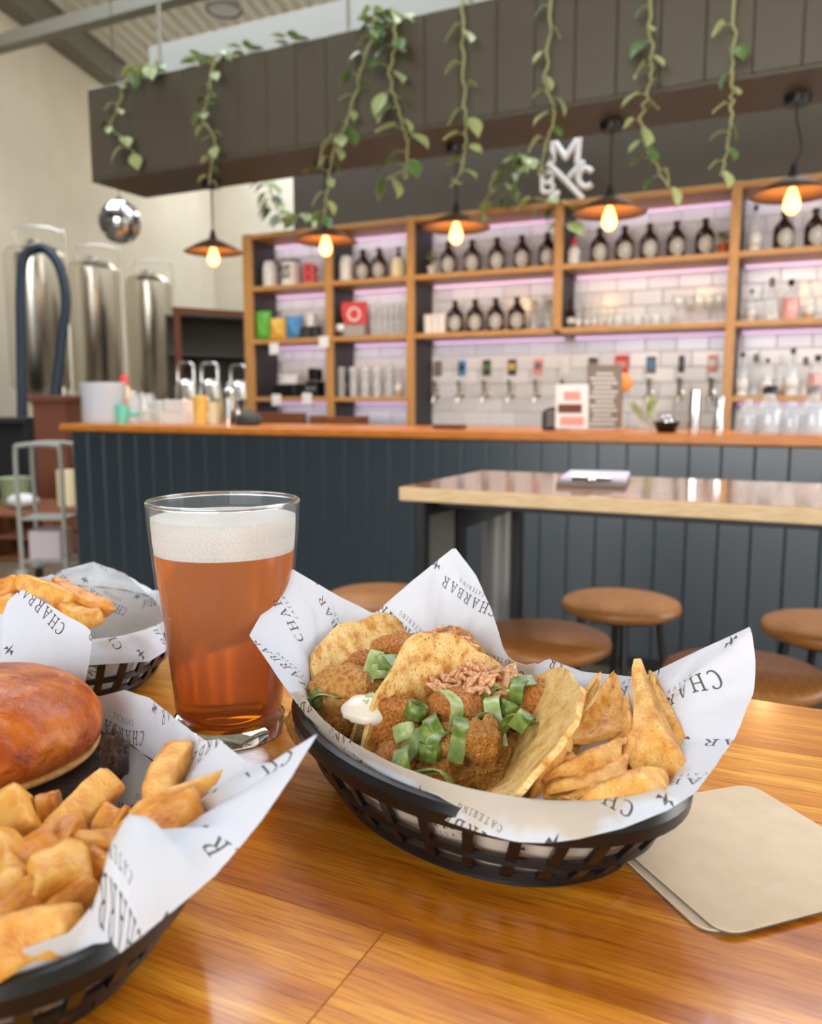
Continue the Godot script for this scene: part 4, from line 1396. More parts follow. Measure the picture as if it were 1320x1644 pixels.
func vine(pts: Array, z: float, label: String, n: int, size: float, dense := 1.0) -> void:
	var w := []
	for p in pts:
		w.append(at_z(p[0], p[1], z + (p[2] if p.size() > 2 else 0.0)))
	if z > -4.0:                          # the runner comes over the canopy edge
		w[0].y = maxf(w[0].y, 3.044)
		w.push_front(Vector3(w[0].x, 3.043, -3.82))
	var path := bend(w, 8)
	var base: Vector3 = path[0]
	var t := thing("hanging_vine", label, "vine", base, 0.0, "trailing vines")
	var loc := []
	var rad := []
	for i in path.size():
		var jig := Vector3(wob.get_noise_1d(i * 9.0 + base.x * 50) * 0.02, 0, 0)
		loc.append(path[i] - base + jig)
		rad.append(lerpf(0.0075, 0.004, float(i) / path.size()))
	var st := S()
	tube(st, loc, rad, 6)
	put("stem", st, M.vine_stem, t)
	for k in n:
		var f := clampf((k + 0.3 + rng.randf() * 0.5) / n, 0.0, 0.999)
		var fi := f * (loc.size() - 1)
		var p: Vector3 = loc[int(fi)].lerp(loc[mini(int(fi) + 1, loc.size() - 1)], fi - int(fi))
		var side := 1.0 if k % 2 else -1.0
		var d := Vector3(side * rng.randf_range(0.4, 1.0), rng.randf_range(-0.7, 0.35), rng.randf_range(0.1, 0.8))
		var s := size * rng.randf_range(0.75, 1.3)
		var stalk := p + d.normalized() * s * 0.45
		leaf(t, stalk, d + Vector3(0, -0.5, 0), s, M.leaf_green if rng.randf() < 0.7 else M.leaf_dark, rng.randf_range(-0.6, 0.6))
		put_mesh("leaf_stalk", tube_mesh([p, stalk], 0.0022, 4), M.vine_stem, t)

func build_vines() -> void:
	vine([[250, 106], [222, 112], [200, 132], [190, 172], [178, 203], [200, 225], [216, 246]], -3.70, "short vine curling down the end of the canopy above the mirror ball", 16, 0.075)
	vine([[352, 92], [340, 118], [334, 160], [326, 190], [345, 222], [340, 262], [336, 296]], -3.70, "vine hanging over the first pendant lamp", 20, 0.06)
	vine([[604, 18], [596, 60], [578, 120], [556, 200], [538, 235], [528, 290], [520, 352]], -3.70, "long leafy vine hanging to the second pendant lamp", 30, 0.075)
	vine([[632, 18], [634, 70], [626, 120], [640, 175], [654, 232], [650, 270], [622, 286]], -3.70, "vine with large leaves beside the longest leafy vine", 22, 0.085)
	vine([[744, -40], [742, 60], [746, 150], [748, 220], [740, 275], [722, 300]], -3.70, "bare stemmed vine hanging over the tap wall", 16, 0.07)
	vine([[886, -60], [884, 40], [876, 130], [890, 180], [876, 235], [866, 282]], -3.70, "thick stemmed vine hanging before the white emblem", 16, 0.065)
	vine([[1046, -60], [1044, 40], [1046, 120], [1030, 195], [1046, 250], [1074, 300]], -3.70, "leafy vine hanging beside the emblem pendant lamp", 22, 0.065)
	vine([[1186, -60], [1178, 40], [1176, 130], [1174, 190], [1168, 240], [1158, 282]], -3.70, "sparse vine hanging before the shelf post", 14, 0.06)
	# small growth on top of the canopy
	for q in [[236, 104, 7], [322, 90, 8], [398, 76, 5], [470, 58, 5], [610, 12, 9]]:
		var p := at_z(q[0], q[1], -3.78)
		var t := thing("canopy_foliage", ["tuft of pale leaves on the canopy edge at the end", "tuft of pale leaves on the canopy edge over the first lamp", "single small sprig on the canopy edge", "lone pair of leaves further along the canopy edge", "tuft of leaves where the two long vines start"][[236, 322, 398, 470, 610].find(q[0])], "foliage", Vector3(p.x, 3.036, -3.80), 0.0, "leaf tufts on the canopy")
		var c := S()
		tube(c, [Vector3(-0.06, 0.006, 0), Vector3(0, 0.014, 0.02), Vector3(0.06, 0.006, 0)], 0.006, 6)
		put("runner", c, M.vine_stem, t)
		for k in q[2]:
			var a: float = TAU * k / q[2]
			leaf(t, Vector3(cos(a) * 0.05, 0.015 + 0.012 * (k % 3), 0.02 + sin(a) * 0.02), Vector3(cos(a), 0.25, 0.7), 0.07, M.leaf_green)
	# trailing plants along the top of the shelf unit
	for q in [[[[432, 292], [436, 312], [446, 336], [462, 352], [492, 342]], "pale trailing plant at the end of the shelf top", 22], [[[852, 262], [836, 250], [820, 268], [814, 300], [796, 330]], "bushy trailing plant on the shelf top beside the white emblem", 34], [[[862, 318], [884, 324], [900, 334], [906, 366]], "sprig hanging over the shelf top below the white emblem", 10]]:
		vine(q[0], -5.42, q[1], q[2], 0.1)

func build_mirror_ball() -> void:
	var p := at_depth(193, 356, 5.9)
	var t := thing("mirror_ball", "silver mirror ball hanging in front of the beige wall", "mirror ball", p)
	var st := S(false)
	var r := 0.15
	for i in 16:
		for k in 30:
			var v0 := PI * i / 16
			var v1 := PI * (i + 1) / 16
			var u0 := TAU * k / 30
			var u1 := TAU * (k + 1) / 30
			var f := func(v: float, u: float) -> Vector3: return Vector3(sin(v) * cos(u), cos(v), sin(v) * sin(u)) * r
			quad(st, f.call(v0, u0), f.call(v0, u1), f.call(v1, u1), f.call(v1, u0))
	put("mirror_tiles", st, M.mirror_facet, t)
	put_mesh("hanging_wire", tube_mesh([Vector3(0, r - 0.005, 0), Vector3(0, 4.4, 0)], 0.003, 5), M.cord_black, t)
	put_mesh("cap", lathe_mesh([[0.0, r - 0.01], [0.02, r - 0.005], [0.02, r + 0.02], [0.0, r + 0.025]], 10), M.grey_steel, t)

func build_brewery() -> void:
	# three tall steel tanks
	var spec := [[60, 9.5, "tall polished steel brewing tank behind the blue hose"], [152, 10.7, "middle one of three polished steel brewing tanks"], [240, 12.0, "last polished steel brewing tank, next to the dark rack"]]
	for q in spec:
		var c := at_depth(q[0], 500, q[1])
		var top: float = 2.98 + (q[1] - 9.5) * 0.02
		var t := thing("brewing_tank", q[2], "tank", Vector3(c.x, 0, c.z), 0.6, "steel brewing tanks along the wall")
		put_mesh("shell", lathe_mesh([[0.0, 1.12], [0.06, 1.13], [0.325, 1.42], [0.325, top - 0.12], [0.28, top - 0.04], [0.15, top], [0.0, top + 0.01]], 48, [3]), M.stainless, t)
		for k in 4:
			var a := TAU * k / 4.0 + 0.4
			put_mesh("leg", tube_mesh([Vector3(cos(a) * 0.29, 1.5, sin(a) * 0.29), Vector3(cos(a) * 0.29, 0, sin(a) * 0.29)], 0.03, 10), M.stainless, t)
		put_mesh("manway", lathe_mesh([[0.1, top - 0.02], [0.11, top - 0.02], [0.11, top + 0.05], [0.0, top + 0.06]], 20, [1, 2]), M.stainless_bright, t)
		put_mesh("loop_pipe", tube_mesh(bend([Vector3(-0.16, top - 0.05, 0.1), Vector3(-0.16, top + 0.15, 0.1), Vector3(0.1, top + 0.19, 0.1), Vector3(0.3, top + 0.14, 0.1), Vector3(0.36, top - 0.02, 0.1), Vector3(0.36, 1.3, 0.1)], 6), 0.016, 8), M.stainless, t)
		var v := S()
		blob(v, Vector3(0.0, 1.08, 0.08), Vector3(0.06, 0.06, 0.06), 0.0, 1.0, 0.0, 8, 12)
		tube(v, [Vector3(0, 1.13, 0), Vector3(0, 1.0, 0.1), Vector3(0.1, 0.98, 0.25)], 0.03, 10)
		put("outlet_valve", v, M.stainless_bright, t)
	# blue hose arching over a hook
	var h := []
	for p in [[36, 700], [34, 560], [33, 470], [38, 415], [56, 400], [76, 402], [96, 430], [106, 480], [100, 540], [88, 640]]:
		h.append(at_depth(p[0], p[1], 8.6))
	var hs := S()
	tube(hs, bend(h, 6), 0.05, 12)
	tag(put("blue_hose", hs, M.blue_hose), "thick dark blue hose arched in front of the steel tanks", "hose")
	# dark storage rack with brown rail and kegs
	var a := at_depth(283, 486, 9.0)
	var b := at_depth(420, 514, 9.6)
	var rk := thing("storage_rack", "dark storage rack with a rust brown top rail between the tanks and the shelves", "rack", Vector3((a.x + b.x) / 2.0, 0, (a.z + b.z) / 2.0), atan2(-(b.z - a.z), b.x - a.x))
	var wide := Vector2(b.x - a.x, b.z - a.z).length()
	for q in [["back_panel", Vector3(0, 1.1, -0.35), Vector3(wide, 2.2, 0.04), "rack_steel"], ["top_rail", Vector3(0, 2.22, 0), Vector3(wide + 0.08, 0.06, 0.06), "rust_brown"], ["side_post", Vector3(-wide / 2.0, 1.1, 0), Vector3(0.06, 2.2, 0.06), "rust_brown"], ["side_post", Vector3(wide / 2.0, 1.1, 0), Vector3(0.06, 2.2, 0.06), "rust_brown"], ["roof_panel", Vector3(0, 2.17, -0.18), Vector3(wide, 0.03, 0.36), "rack_steel"], ["shelf_board", Vector3(0, 1.75, -0.18), Vector3(wide, 0.03, 0.34), "rack_steel"], ["shelf_board", Vector3(0, 1.3, -0.18), Vector3(wide, 0.03, 0.34), "rack_steel"]]:
		var s := S(false)
		box(s, q[1], q[2], 0.003)
		put(q[0], s, M[q[3]], rk)
	for q in [[300, 8.0, "steel keg standing on its stand beside the last tank"], [338, 8.0, "steel keg in the middle of the kegs before the dark rack"], [384, 8.55, "steel keg next to the shelf end before the dark rack"]]:
		var p := at_depth(q[0], 650, q[1])
		var k := thing("beer_keg", q[2], "keg", Vector3(p.x, 0, p.z), 0.0, "steel kegs before the dark rack")
		put_mesh("body", lathe_mesh([[0.0, 0.9], [0.09, 0.9], [0.102, 0.94], [0.105, 1.05], [0.11, 1.06], [0.105, 1.07], [0.105, 1.25], [0.11, 1.26], [0.105, 1.27], [0.098, 1.4], [0.06, 1.45], [0.0, 1.46]], 28, [1]), M.stainless, k)
		put_mesh("loop_handle", tube_mesh(bend([Vector3(-0.095, 1.38, 0), Vector3(-0.095, 1.55, 0), Vector3(-0.06, 1.6, 0), Vector3(0.06, 1.6, 0), Vector3(0.095, 1.55, 0), Vector3(0.095, 1.38, 0)], 4), 0.016, 8), M.stainless_bright, k)
		var s := S(false)
		box(s, Vector3(0, 0.45, 0), Vector3(0.2, 0.9, 0.2), 0.01)
		put("stand", s, M.steel_dark, k)
	# brown cabinet and black bench under the tanks
	var cb := at_depth(92, 660, 8.0)
	var cab := thing("brown_cabinet", "rust brown cabinet standing before the middle tank", "cabinet", Vector3(cb.x, 0, cb.z), 0.5)
	for q in [["body", Vector3(0, 0.62, 0), Vector3(0.3, 1.24, 0.4)], ["top_board", Vector3(0, 1.27, 0), Vector3(0.36, 0.06, 0.46)]]:
		var s := S(false)
		box(s, q[1], q[2], 0.006)
		put(q[0], s, M.rust_brown, cab)
	var be := at_depth(10, 720, 8.2)
	var bench := thing("black_bench", "low black work bench under the first tank", "bench", Vector3(be.x - 0.25, 0, be.z), 0.5)
	for q in [["top_board", Vector3(0, 1.06, 0), Vector3(1.0, 0.05, 0.5)], ["back_panel", Vector3(0, 0.55, -0.2), Vector3(0.96, 1.0, 0.03)], ["side_panel", Vector3(0.46, 0.52, 0), Vector3(0.04, 1.04, 0.46)], ["side_panel", Vector3(-0.46, 0.52, 0), Vector3(0.04, 1.04, 0.46)], ["low_shelf", Vector3(0, 0.4, 0), Vector3(0.9, 0.03, 0.44)]]:
		var s := S(false)
		box(s, q[1], q[2], 0.004)
		put(q[0], s, M.bar_dark, bench)
	# stack of brown pallets with a sage bucket and a paper roll
	var pp := at_y(20, 868, 0.0)
	pp = at_depth(40, 850, 7.0)
	var pl := thing("timber_pallet", "brown timber pallet stack on the floor behind the trolley", "pallet", Vector3(pp.x, 0, pp.z), 0.3)
	for r in 5:
		for k in (6 if r % 2 == 0 else 3):
			var s := S(false)
			if r % 2 == 0:
				box(s, Vector3(0, 0.02 + r * 0.085, -0.45 + k * 0.17), Vector3(1.1, 0.025, 0.12), 0.003)
				put("slat", s, M.crate_wood, pl)
			else:
				box(s, Vector3(-0.5 + k * 0.5, 0.02 + r * 0.085, -0.03), Vector3(0.09, 0.14, 0.95), 0.003)
				put("bearer", s, M.crate_wood, pl)
	vessel("bucket", "sage_bucket", "bucket", [["body", [[0.0, 0.0], [0.1, 0.0], [0.13, 0.22], [0.135, 0.225], [0.125, 0.225], [0.096, 0.01], [0.0, 0.01]], "sage_plastic", [1, 3]]], Vector3(pp.x - 0.22, 0.374, pp.z - 0.1), "sage green bucket on the pallet stack")
	vessel("roll", "paper_roll", "paper roll", [["roll", [[0.02, 0.0], [0.07, 0.0], [0.07, 0.3], [0.02, 0.3], [0.02, 0.0]], "cream_plastic", [1, 2, 3]]], Vector3(pp.x + 0.28, 0.374, pp.z - 0.2), "tall cream paper roll standing on the pallet stack")
	var sk := S()
	blob(sk, Vector3(pp.x + 0.06, 0.43, pp.z + 0.05), Vector3(0.13, 0.06, 0.12), 0.15, 1.0, 3.0, 10, 16)
	tag(put("malt_sack", sk, M.cloth_white), "small pale sack lying on the pallet stack", "sack")
	# tubular trolley at the end of the bar
	var tr := at_depth(82, 912, 5.75)
	var tro := thing("service_trolley", "pale tubular steel trolley on castors at the end of the bar", "trolley", Vector3(tr.x, 0, tr.z), 0.45)
	for d in [0.1, -0.14]:
		var s := S()
		tube(s, bend([Vector3(-0.15, 0.1, d), Vector3(-0.15, 0.5, d), Vector3(-0.15, 0.9, d), Vector3(-0.11, 0.955, d), Vector3(0.11, 0.955, d), Vector3(0.15, 0.9, d), Vector3(0.15, 0.5, d), Vector3(0.15, 0.1, d)], 5), 0.016, 8)
		put("hoop_frame", s, M.steel_pale, tro)
		for x in [-0.15, 0.15]:
			var w := S()
			lathe(w, [[0.0, -0.012], [0.04, -0.012], [0.042, 0.0], [0.04, 0.012], [0.0, 0.012]], 18, Transform3D(Basis(Vector3.FORWARD, PI / 2), Vector3(x, 0.042, d)), [1, 3])
			put("caster", w, M.bar_dark, tro)
			var bm := S()
			lathe(bm, [[0.0, 0.08], [0.05, 0.085], [0.055, 0.1], [0.03, 0.115], [0.0, 0.12]], 16, Transform3D(Basis(), Vector3(x, 0, d)))
			put("bumper", bm, M.steel_pale, tro)
	for y in [0.17, 0.46]:
		var s := S(false)
		box(s, Vector3(0, y, -0.02), Vector3(0.29, 0.015, 0.24), 0.003)
		put("shelf", s, M.steel_pale, tro)
	var bx := Basis(Vector3.UP, 0.45)
	var bc := S(false)
	var bp := Vector3(tr.x, 0.178, tr.z) + bx * Vector3(0, 0, -0.02)
	box(bc, bp + Vector3(0, 0.1, 0), Vector3(0.22, 0.2, 0.2), 0.01, bx)
	tag(put("storage_box", bc, mat("lilac_box", c8(196, 182, 186), 0.6)), "pale lilac storage box on the low shelf of the trolley", "box")
	# a round high-bay lamp, unlit, under the roof
	var hp := at_depth(360, 8, 9.2)
	var hb := thing("high_bay_lamp", "small round dark high-bay lamp hanging under the roof sheets", "lamp", hp)
	put_mesh("reflector", lathe_mesh([[0.19, -0.06], [0.2, -0.06], [0.17, 0.04], [0.07, 0.12], [0.0, 0.13]], 24), M.steel_dark, hb)
	put_mesh("lens", lathe_mesh([[0.0, -0.065], [0.15, -0.06], [0.18, -0.05], [0.0, -0.045]], 24), M.white_plastic, hb)
	put_mesh("chain", tube_mesh([Vector3(0, 0.12, 0), Vector3(0, 0.9, 0)], 0.01, 5), M.steel_dark, hb)

# ------------------------------------------------------------------ the food table and what stands on it
func build_table() -> void:
	var t := thing("dining_table", "honey coloured varnished plank table carrying the food baskets", "table")
	var z0 := -0.588
	var w := 0.0825
	var joints := [[-0.62, 0.31], [-0.9, 0.12], [-0.45, 0.5], [-1.0], [-0.139], [-0.7, 0.2], [-0.4, 0.4], [-0.8, 0.1], [-0.5, 0.3], [-0.2, 0.6], [-0.9, 0.2]]
	for k in 11:
		var ends: Array = [-1.5] + joints[k] + [0.9]
		for j in ends.size() - 1:
			var x0: float = ends[j]
			var x1: float = ends[j + 1]
			var off: float = 3.7 * k + 1.9 * j
			var st := S(false)
			box(st, Vector3((x0 + x1) / 2.0 + off, TABLE - 0.016, z0 + (k + 0.5) * w), Vector3(x1 - x0 - 0.0005, 0.032, w - 0.0005))
			var o := put("plank", st, M["varnished_wood_%d" % [1, 2, 0, 2, 1, 3, 1, 0, 2, 1, 3][(k + j * 2) % 11]], t)
			o.position.x = -off
	for q in [[-1.4, -0.5], [0.8, -0.5], [-1.4, 0.23], [0.8, 0.23]]:
		var s := S(false)
		box(s, Vector3(q[0], 0.49, q[1]), Vector3(0.06, 0.98, 0.06), 0.004)
		put("leg", s, M.black_steel, t)
	var s2 := S(false)
	box(s2, Vector3(-0.3, 0.999, -0.5), Vector3(2.3, 0.038, 0.03), 0.002)
	box(s2, Vector3(-0.3, 0.999, 0.23), Vector3(2.3, 0.038, 0.03), 0.002)
	put("under_frame", s2, M.black_steel, t)

func build_pint() -> void:
	var p := at_y(370, 1174, TABLE)
	var t := thing("pint_glass", "pint glass of amber beer with a white head beside the taco basket", "glass", Vector3(p.x, TABLE + 0.0003, p.z))
	var outer := [[0.0, 0.0], [0.0305, 0.0], [0.0325, 0.002], [0.0332, 0.012], [0.0352, 0.04], [0.0385, 0.075], [0.0418, 0.105], [0.0438, 0.126], [0.0444, 0.139], [0.0443, 0.1412], [0.0434, 0.142], [0.0425, 0.1412]]
	var inner := [[0.0422, 0.138], [0.0417, 0.126], [0.0398, 0.105], [0.0366, 0.075], [0.0334, 0.04], [0.0316, 0.018], [0.029, 0.0125], [0.02, 0.0115], [0.0, 0.0112]]
	put_mesh("glass_wall", lathe_mesh(outer.slice(3) + inner.slice(0, 6), 72), M.pint_wall, t)
	put_mesh("glass_foot", lathe_mesh([[0.0, 0.0], [0.0305, 0.0], [0.0325, 0.002], [0.0331, 0.0108], [0.0, 0.0108]], 72, [1, 3]), M.pint_glass, t)
	var lip := []
	for k in 72:
		lip.append(Vector3(cos(TAU * k / 72) * 0.0434, 0.1412, sin(TAU * k / 72) * 0.0434))
	var ls := S()
	tube(ls, lip, 0.0013, 10, false, true)
	put("glass_lip", ls, M.pint_glass, t)
	# the beer reaches just into the wall so that no air lies between
	put_mesh("beer", lathe_mesh([[0.0, 0.0109], [0.02, 0.0112], [0.0293, 0.0122], [0.0319, 0.0178], [0.0337, 0.04], [0.0369, 0.075], [0.0401, 0.105], [0.0408, 0.112], [0.0, 0.112]], 72, [7]), M.beer, t)
	var st := S()
	var prof := [[0.0, 0.1121], [0.0404, 0.1121], [0.0411, 0.118], [0.0416, 0.126], [0.0418, 0.1325], [0.0405, 0.1318], [0.036, 0.133], [0.028, 0.1342], [0.018, 0.1336], [0.008, 0.1344], [0.0, 0.134]]
	lathe(st, prof, 64, Transform3D(), [1])
	put("foam_head", st, M.foam, t)
	# fine bubbles clinging inside
	var b := S()
	var r := RandomNumberGenerator.new()
	r.seed = 5
	for k in 90:
		var y := r.randf_range(0.03, 0.11)
		var rad := lerpf(0.0325, 0.0395, (y - 0.03) / 0.08) - r.randf_range(0.0015, 0.008)
		var a := r.randf_range(0.0, TAU)
		blob(b, Vector3(cos(a) * rad, y, sin(a) * rad), Vector3.ONE * r.randf_range(0.00025, 0.0005), 0.0, 1.0, 0.0, 3, 5)
	var bb := put("bubbles", b, M.foam, t)
	bb.set_meta("kind", "stuff")

func ellipse_ring(st: SurfaceTool, a: float, b: float, section: Array, n := 72) -> void:
	# sweeps a closed section (outward offset, height) round an ellipse
	var rows := []
	for i in section.size() + 1:
		var s: Array = section[i % section.size()]
		var row := []
		for k in n:
			var t := TAU * k / n
			row.append(Vector3((a + s[0]) * cos(t), s[1], -(b + s[0]) * sin(t)))
		rows.append(row)
	st.set_smooth_group(0)
	for i in section.size():
		st.set_smooth_group(i + 1)
		for k in n:
			var j := (k + 1) % n
			quad(st, rows[i][k], rows[i][j], rows[i + 1][j], rows[i + 1][k])

const BA := 0.111
const BB := 0.071
const BASE_A := 0.082
const BASE_B := 0.053

func make_basket(at: Vector3, label: String) -> Node3D:
	var t := thing("food_basket", label, "basket", at, deg_to_rad(-28), "black oval food baskets")
	var top := 0.0445
	var rim := S()
	ellipse_ring(rim, BA, BB, [[-0.002, top - 0.003], [0.003, top - 0.0055], [0.0035, top - 0.0095], [0.0055, top - 0.0095], [0.0062, top - 0.004], [0.0045, top - 0.0005], [0.0015, top]])
	put("rim", rim, M.black_plastic, t)
	for q in [[0.5, 0.0035], [0.16, 0.0035]]:
		var f: float = q[0]
		var r := S()
		var a := lerpf(BASE_A, BA + 0.003, pow(f, 0.75))
		var b := lerpf(BASE_B, BB + 0.003, pow(f, 0.75))
		var y := 0.003 + f * 0.034
		ellipse_ring(r, a, b, [[-0.0012, y - q[1] / 2], [0.0014, y - q[1] / 2], [0.0016, y + q[1] / 2], [-0.001, y + q[1] / 2]])
		put("side_band", r, M.black_plastic, t)
	var base := S()
	ellipse_ring(base, BASE_A, BASE_B, [[-0.01, 0.001], [0.0, 0.0], [0.004, 0.003], [0.002, 0.0055], [-0.01, 0.003]])
	put("base_ring", base, M.black_plastic, t)
	var fl := S()
	var pts := PackedVector2Array()
	for k in 48:
		pts.append(Vector2(0.074 * cos(TAU * k / 48), 0.045 * sin(TAU * k / 48)))
	slab(fl, pts, 0.002, Transform3D(Basis(Vector3.RIGHT, -PI / 2), Vector3(0, 0.002, 0)))
	put("base_plate", fl, M.black_plastic, t)
	var n := 31
	for k in n:
		var u := TAU * (k + 0.5) / n
		var path := []
		for i in 6:
			var f := i / 5.0
			var a := lerpf(BASE_A, BA + 0.003, pow(f, 0.75))
			var b := lerpf(BASE_B, BB + 0.003, pow(f, 0.75))
			path.append(Vector3(a * cos(u), 0.003 + f * 0.034, -b * sin(u)))
		var along := Vector3(-sin(u) * BA, 0, -cos(u) * BB).normalized()
		var g := []
		for i in 6:
			g.append([path[i] - along * 0.0024, path[i] + along * 0.0024])
		var st := S(false)
		sheet(st, g, 0.0022)
		put("side_bar", st, M.black_plastic, t)
	return t

func along_line(pts: Array, lifts: Array, n: int) -> Array:          # closed outline resampled to n points by length, with a lift at each
	var L := [0.0]
	for i in pts.size():
		L.append(L[-1] + pts[i].distance_to(pts[(i + 1) % pts.size()]))
	var out := []
	var i := 0
	for k in n:
		var s: float = L[-1] * k / n
		while L[i + 1] < s:
			i += 1
		var f: float = (s - L[i]) / maxf(L[i + 1] - L[i], 1e-6)
		out.append([pts[i].lerp(pts[(i + 1) % pts.size()], f), lerpf(lifts[i], lifts[(i + 1) % pts.size()], f)])
	return out

# greaseproof sheet pressed into a basket; edge = outline of the sheet as [px, py, depth, height of the fold it hangs over]
func liner(called: String, label: String, at: Vector3, edge: Array, seed: int, shift := Vector2.ZERO, cream_tint := 1.0) -> void:
	var turn := Basis(Vector3.UP, deg_to_rad(-28))
	var world := []
	var lifts := []
	for e in edge:
		world.append(turn.inverse() * (at_depth(e[0], e[1], e[2]) - at))
		lifts.append(e[3] if e.size() > 3 else 0.0)
	var n := 260
	var rim := []
	var lift := []
	for q in along_line(world, lifts, n):
		rim.append(q[0])
		lift.append(q[1])
	var ang := []
	var prev := 0.0
	for k in n:
		var p: Vector3 = rim[k]
		var a := atan2(-p.z / BB, p.x / BA)
		if k > 0:
			while a > prev + PI:
				a -= TAU
			while a < prev - PI:
				a += TAU
			a = minf(a, prev - 0.0005)          # the outline runs clockwise seen from above
		ang.append(a)
		prev = a
	# spread the angles so that they close after one turn
	var span: float = ang[0] - ang[n - 1]
	var fix := (TAU * (n - 1) / n) / span if span > TAU * (n - 1) / n else 1.0
	for k in n:
		ang[k] = ang[0] + (ang[k] - ang[0]) * fix
	for pass_no in 6:
		var sm := []
		for k in n:
			var lo: float = ang[k - 1] if k > 0 else ang[n - 1] + TAU
			var hi: float = ang[k + 1] if k < n - 1 else ang[0] - TAU
			sm.append((lo + ang[k] * 2.0 + hi) / 4.0)
		ang = sm
	var rows := []
	var uvs := []
	var tints := []                       # cream tint round the food and on folded edges, in ragged patches
	var R := 22
	for i in R:
		rows.append([])
		tints.append([])
		uvs.append([])
	for k in n:
		var a: float = ang[k]
		var c := Vector3(cos(a), 0, -sin(a))
		var f0 := Vector3(c.x * 0.07, 0.0065, c.z * 0.042)
		var f2 := Vector3(c.x * (BA - 0.004), 0.036, c.z * (BB - 0.004))
		var f3 := Vector3(c.x * (BA - 0.002), 0.0465, c.z * (BB - 0.002))
		var B: Vector3 = rim[k]
		var fold := 1.0 if B.y < 0.052 else 0.0
		var col := []
		for i in R:
			var p: Vector3
			if i < 3:
				p = f0 * Vector3(i / 3.0, 1, i / 3.0)
			elif i < 10:
				var q := (i - 3) / 7.0                # up the inside of the basket wall
				var rise := pow(clampf((q * 0.041 + 0.0025) / 0.034, 0.0, 1.0), 0.75)
				p = Vector3(c.x * (lerpf(BASE_A, BA + 0.003, rise) - 0.0042), 0.0055 + q * 0.041, c.z * (lerpf(BASE_B, BB + 0.003, rise) - 0.0042))
			else:
				var q := (i - 10) / float(R - 11)
				var outw := (f3 - f2).normalized()
				var lead := B.distance_to(f3)
				var h: float = lift[k]
				p = f3.bezier_interpolate(f3 + outw * lead * 0.3 * (1.0 if h == 0.0 else 0.0) + Vector3(0, 0.006 * fold + h * 1.9, 0) - Vector3(c.x, 0, c.z) * h * 0.9, B + (f3 - B) * 0.3 + Vector3(0, 0.004 * fold + h * 0.8, 0), B, q)
				var wr := wob.get_noise_3d(p.x * 900.0 + seed * 50, p.y * 700.0, p.z * 900.0)
				var swell := sin(q * PI)
				p += Vector3(c.x, 0.3, c.z).normalized() * wr * 0.006 * (swell * 0.8 + 0.15) * clampf(lead / 0.03, 0.15, 1.0)
			if i > 3 and i <= 10:
				p += Vector3(c.x, 0, c.z) * 0.0009 * (sin(a * 23.0 + seed) - 1.0) * sin((i - 3) / 7.0 * PI)
			col.append(p)
		var s := 0.0
		var dirw := (turn * Vector3(c.x * BA, 0, c.z * BB)).normalized()
		for i in R:
			if i > 0:
				s += col[i].distance_to(col[i - 1])
			rows[i].append(col[i])
			var reach := 9.0 + 7.0 * clampf(wob.get_noise_3d(c.x * 26.0 + seed * 9, c.z * 26.0, 1.0) + 0.35, 0.0, 1.0) + 3.0 * wob.get_noise_3d(c.x * 120.0, c.z * 120.0, i * 4.0 + seed) + (9.0 * cream_tint if fold > 0.5 else 0.0)
			tints[i].append(Color.WHITE.lerp(Color(0.90, 0.74, 0.55), cream_tint * smoothstep(reach + 1.5, reach - 1.0, float(i))))
			uvs[i].append(Vector2(-dirw.x * s / 0.15, -dirw.z * s / 0.15) + shift)
	var t := thing(called, label, "paper", at, deg_to_rad(-28), "printed paper liners")
	var st := S()
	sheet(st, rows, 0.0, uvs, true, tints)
	put("sheet", st, M.paper, t)

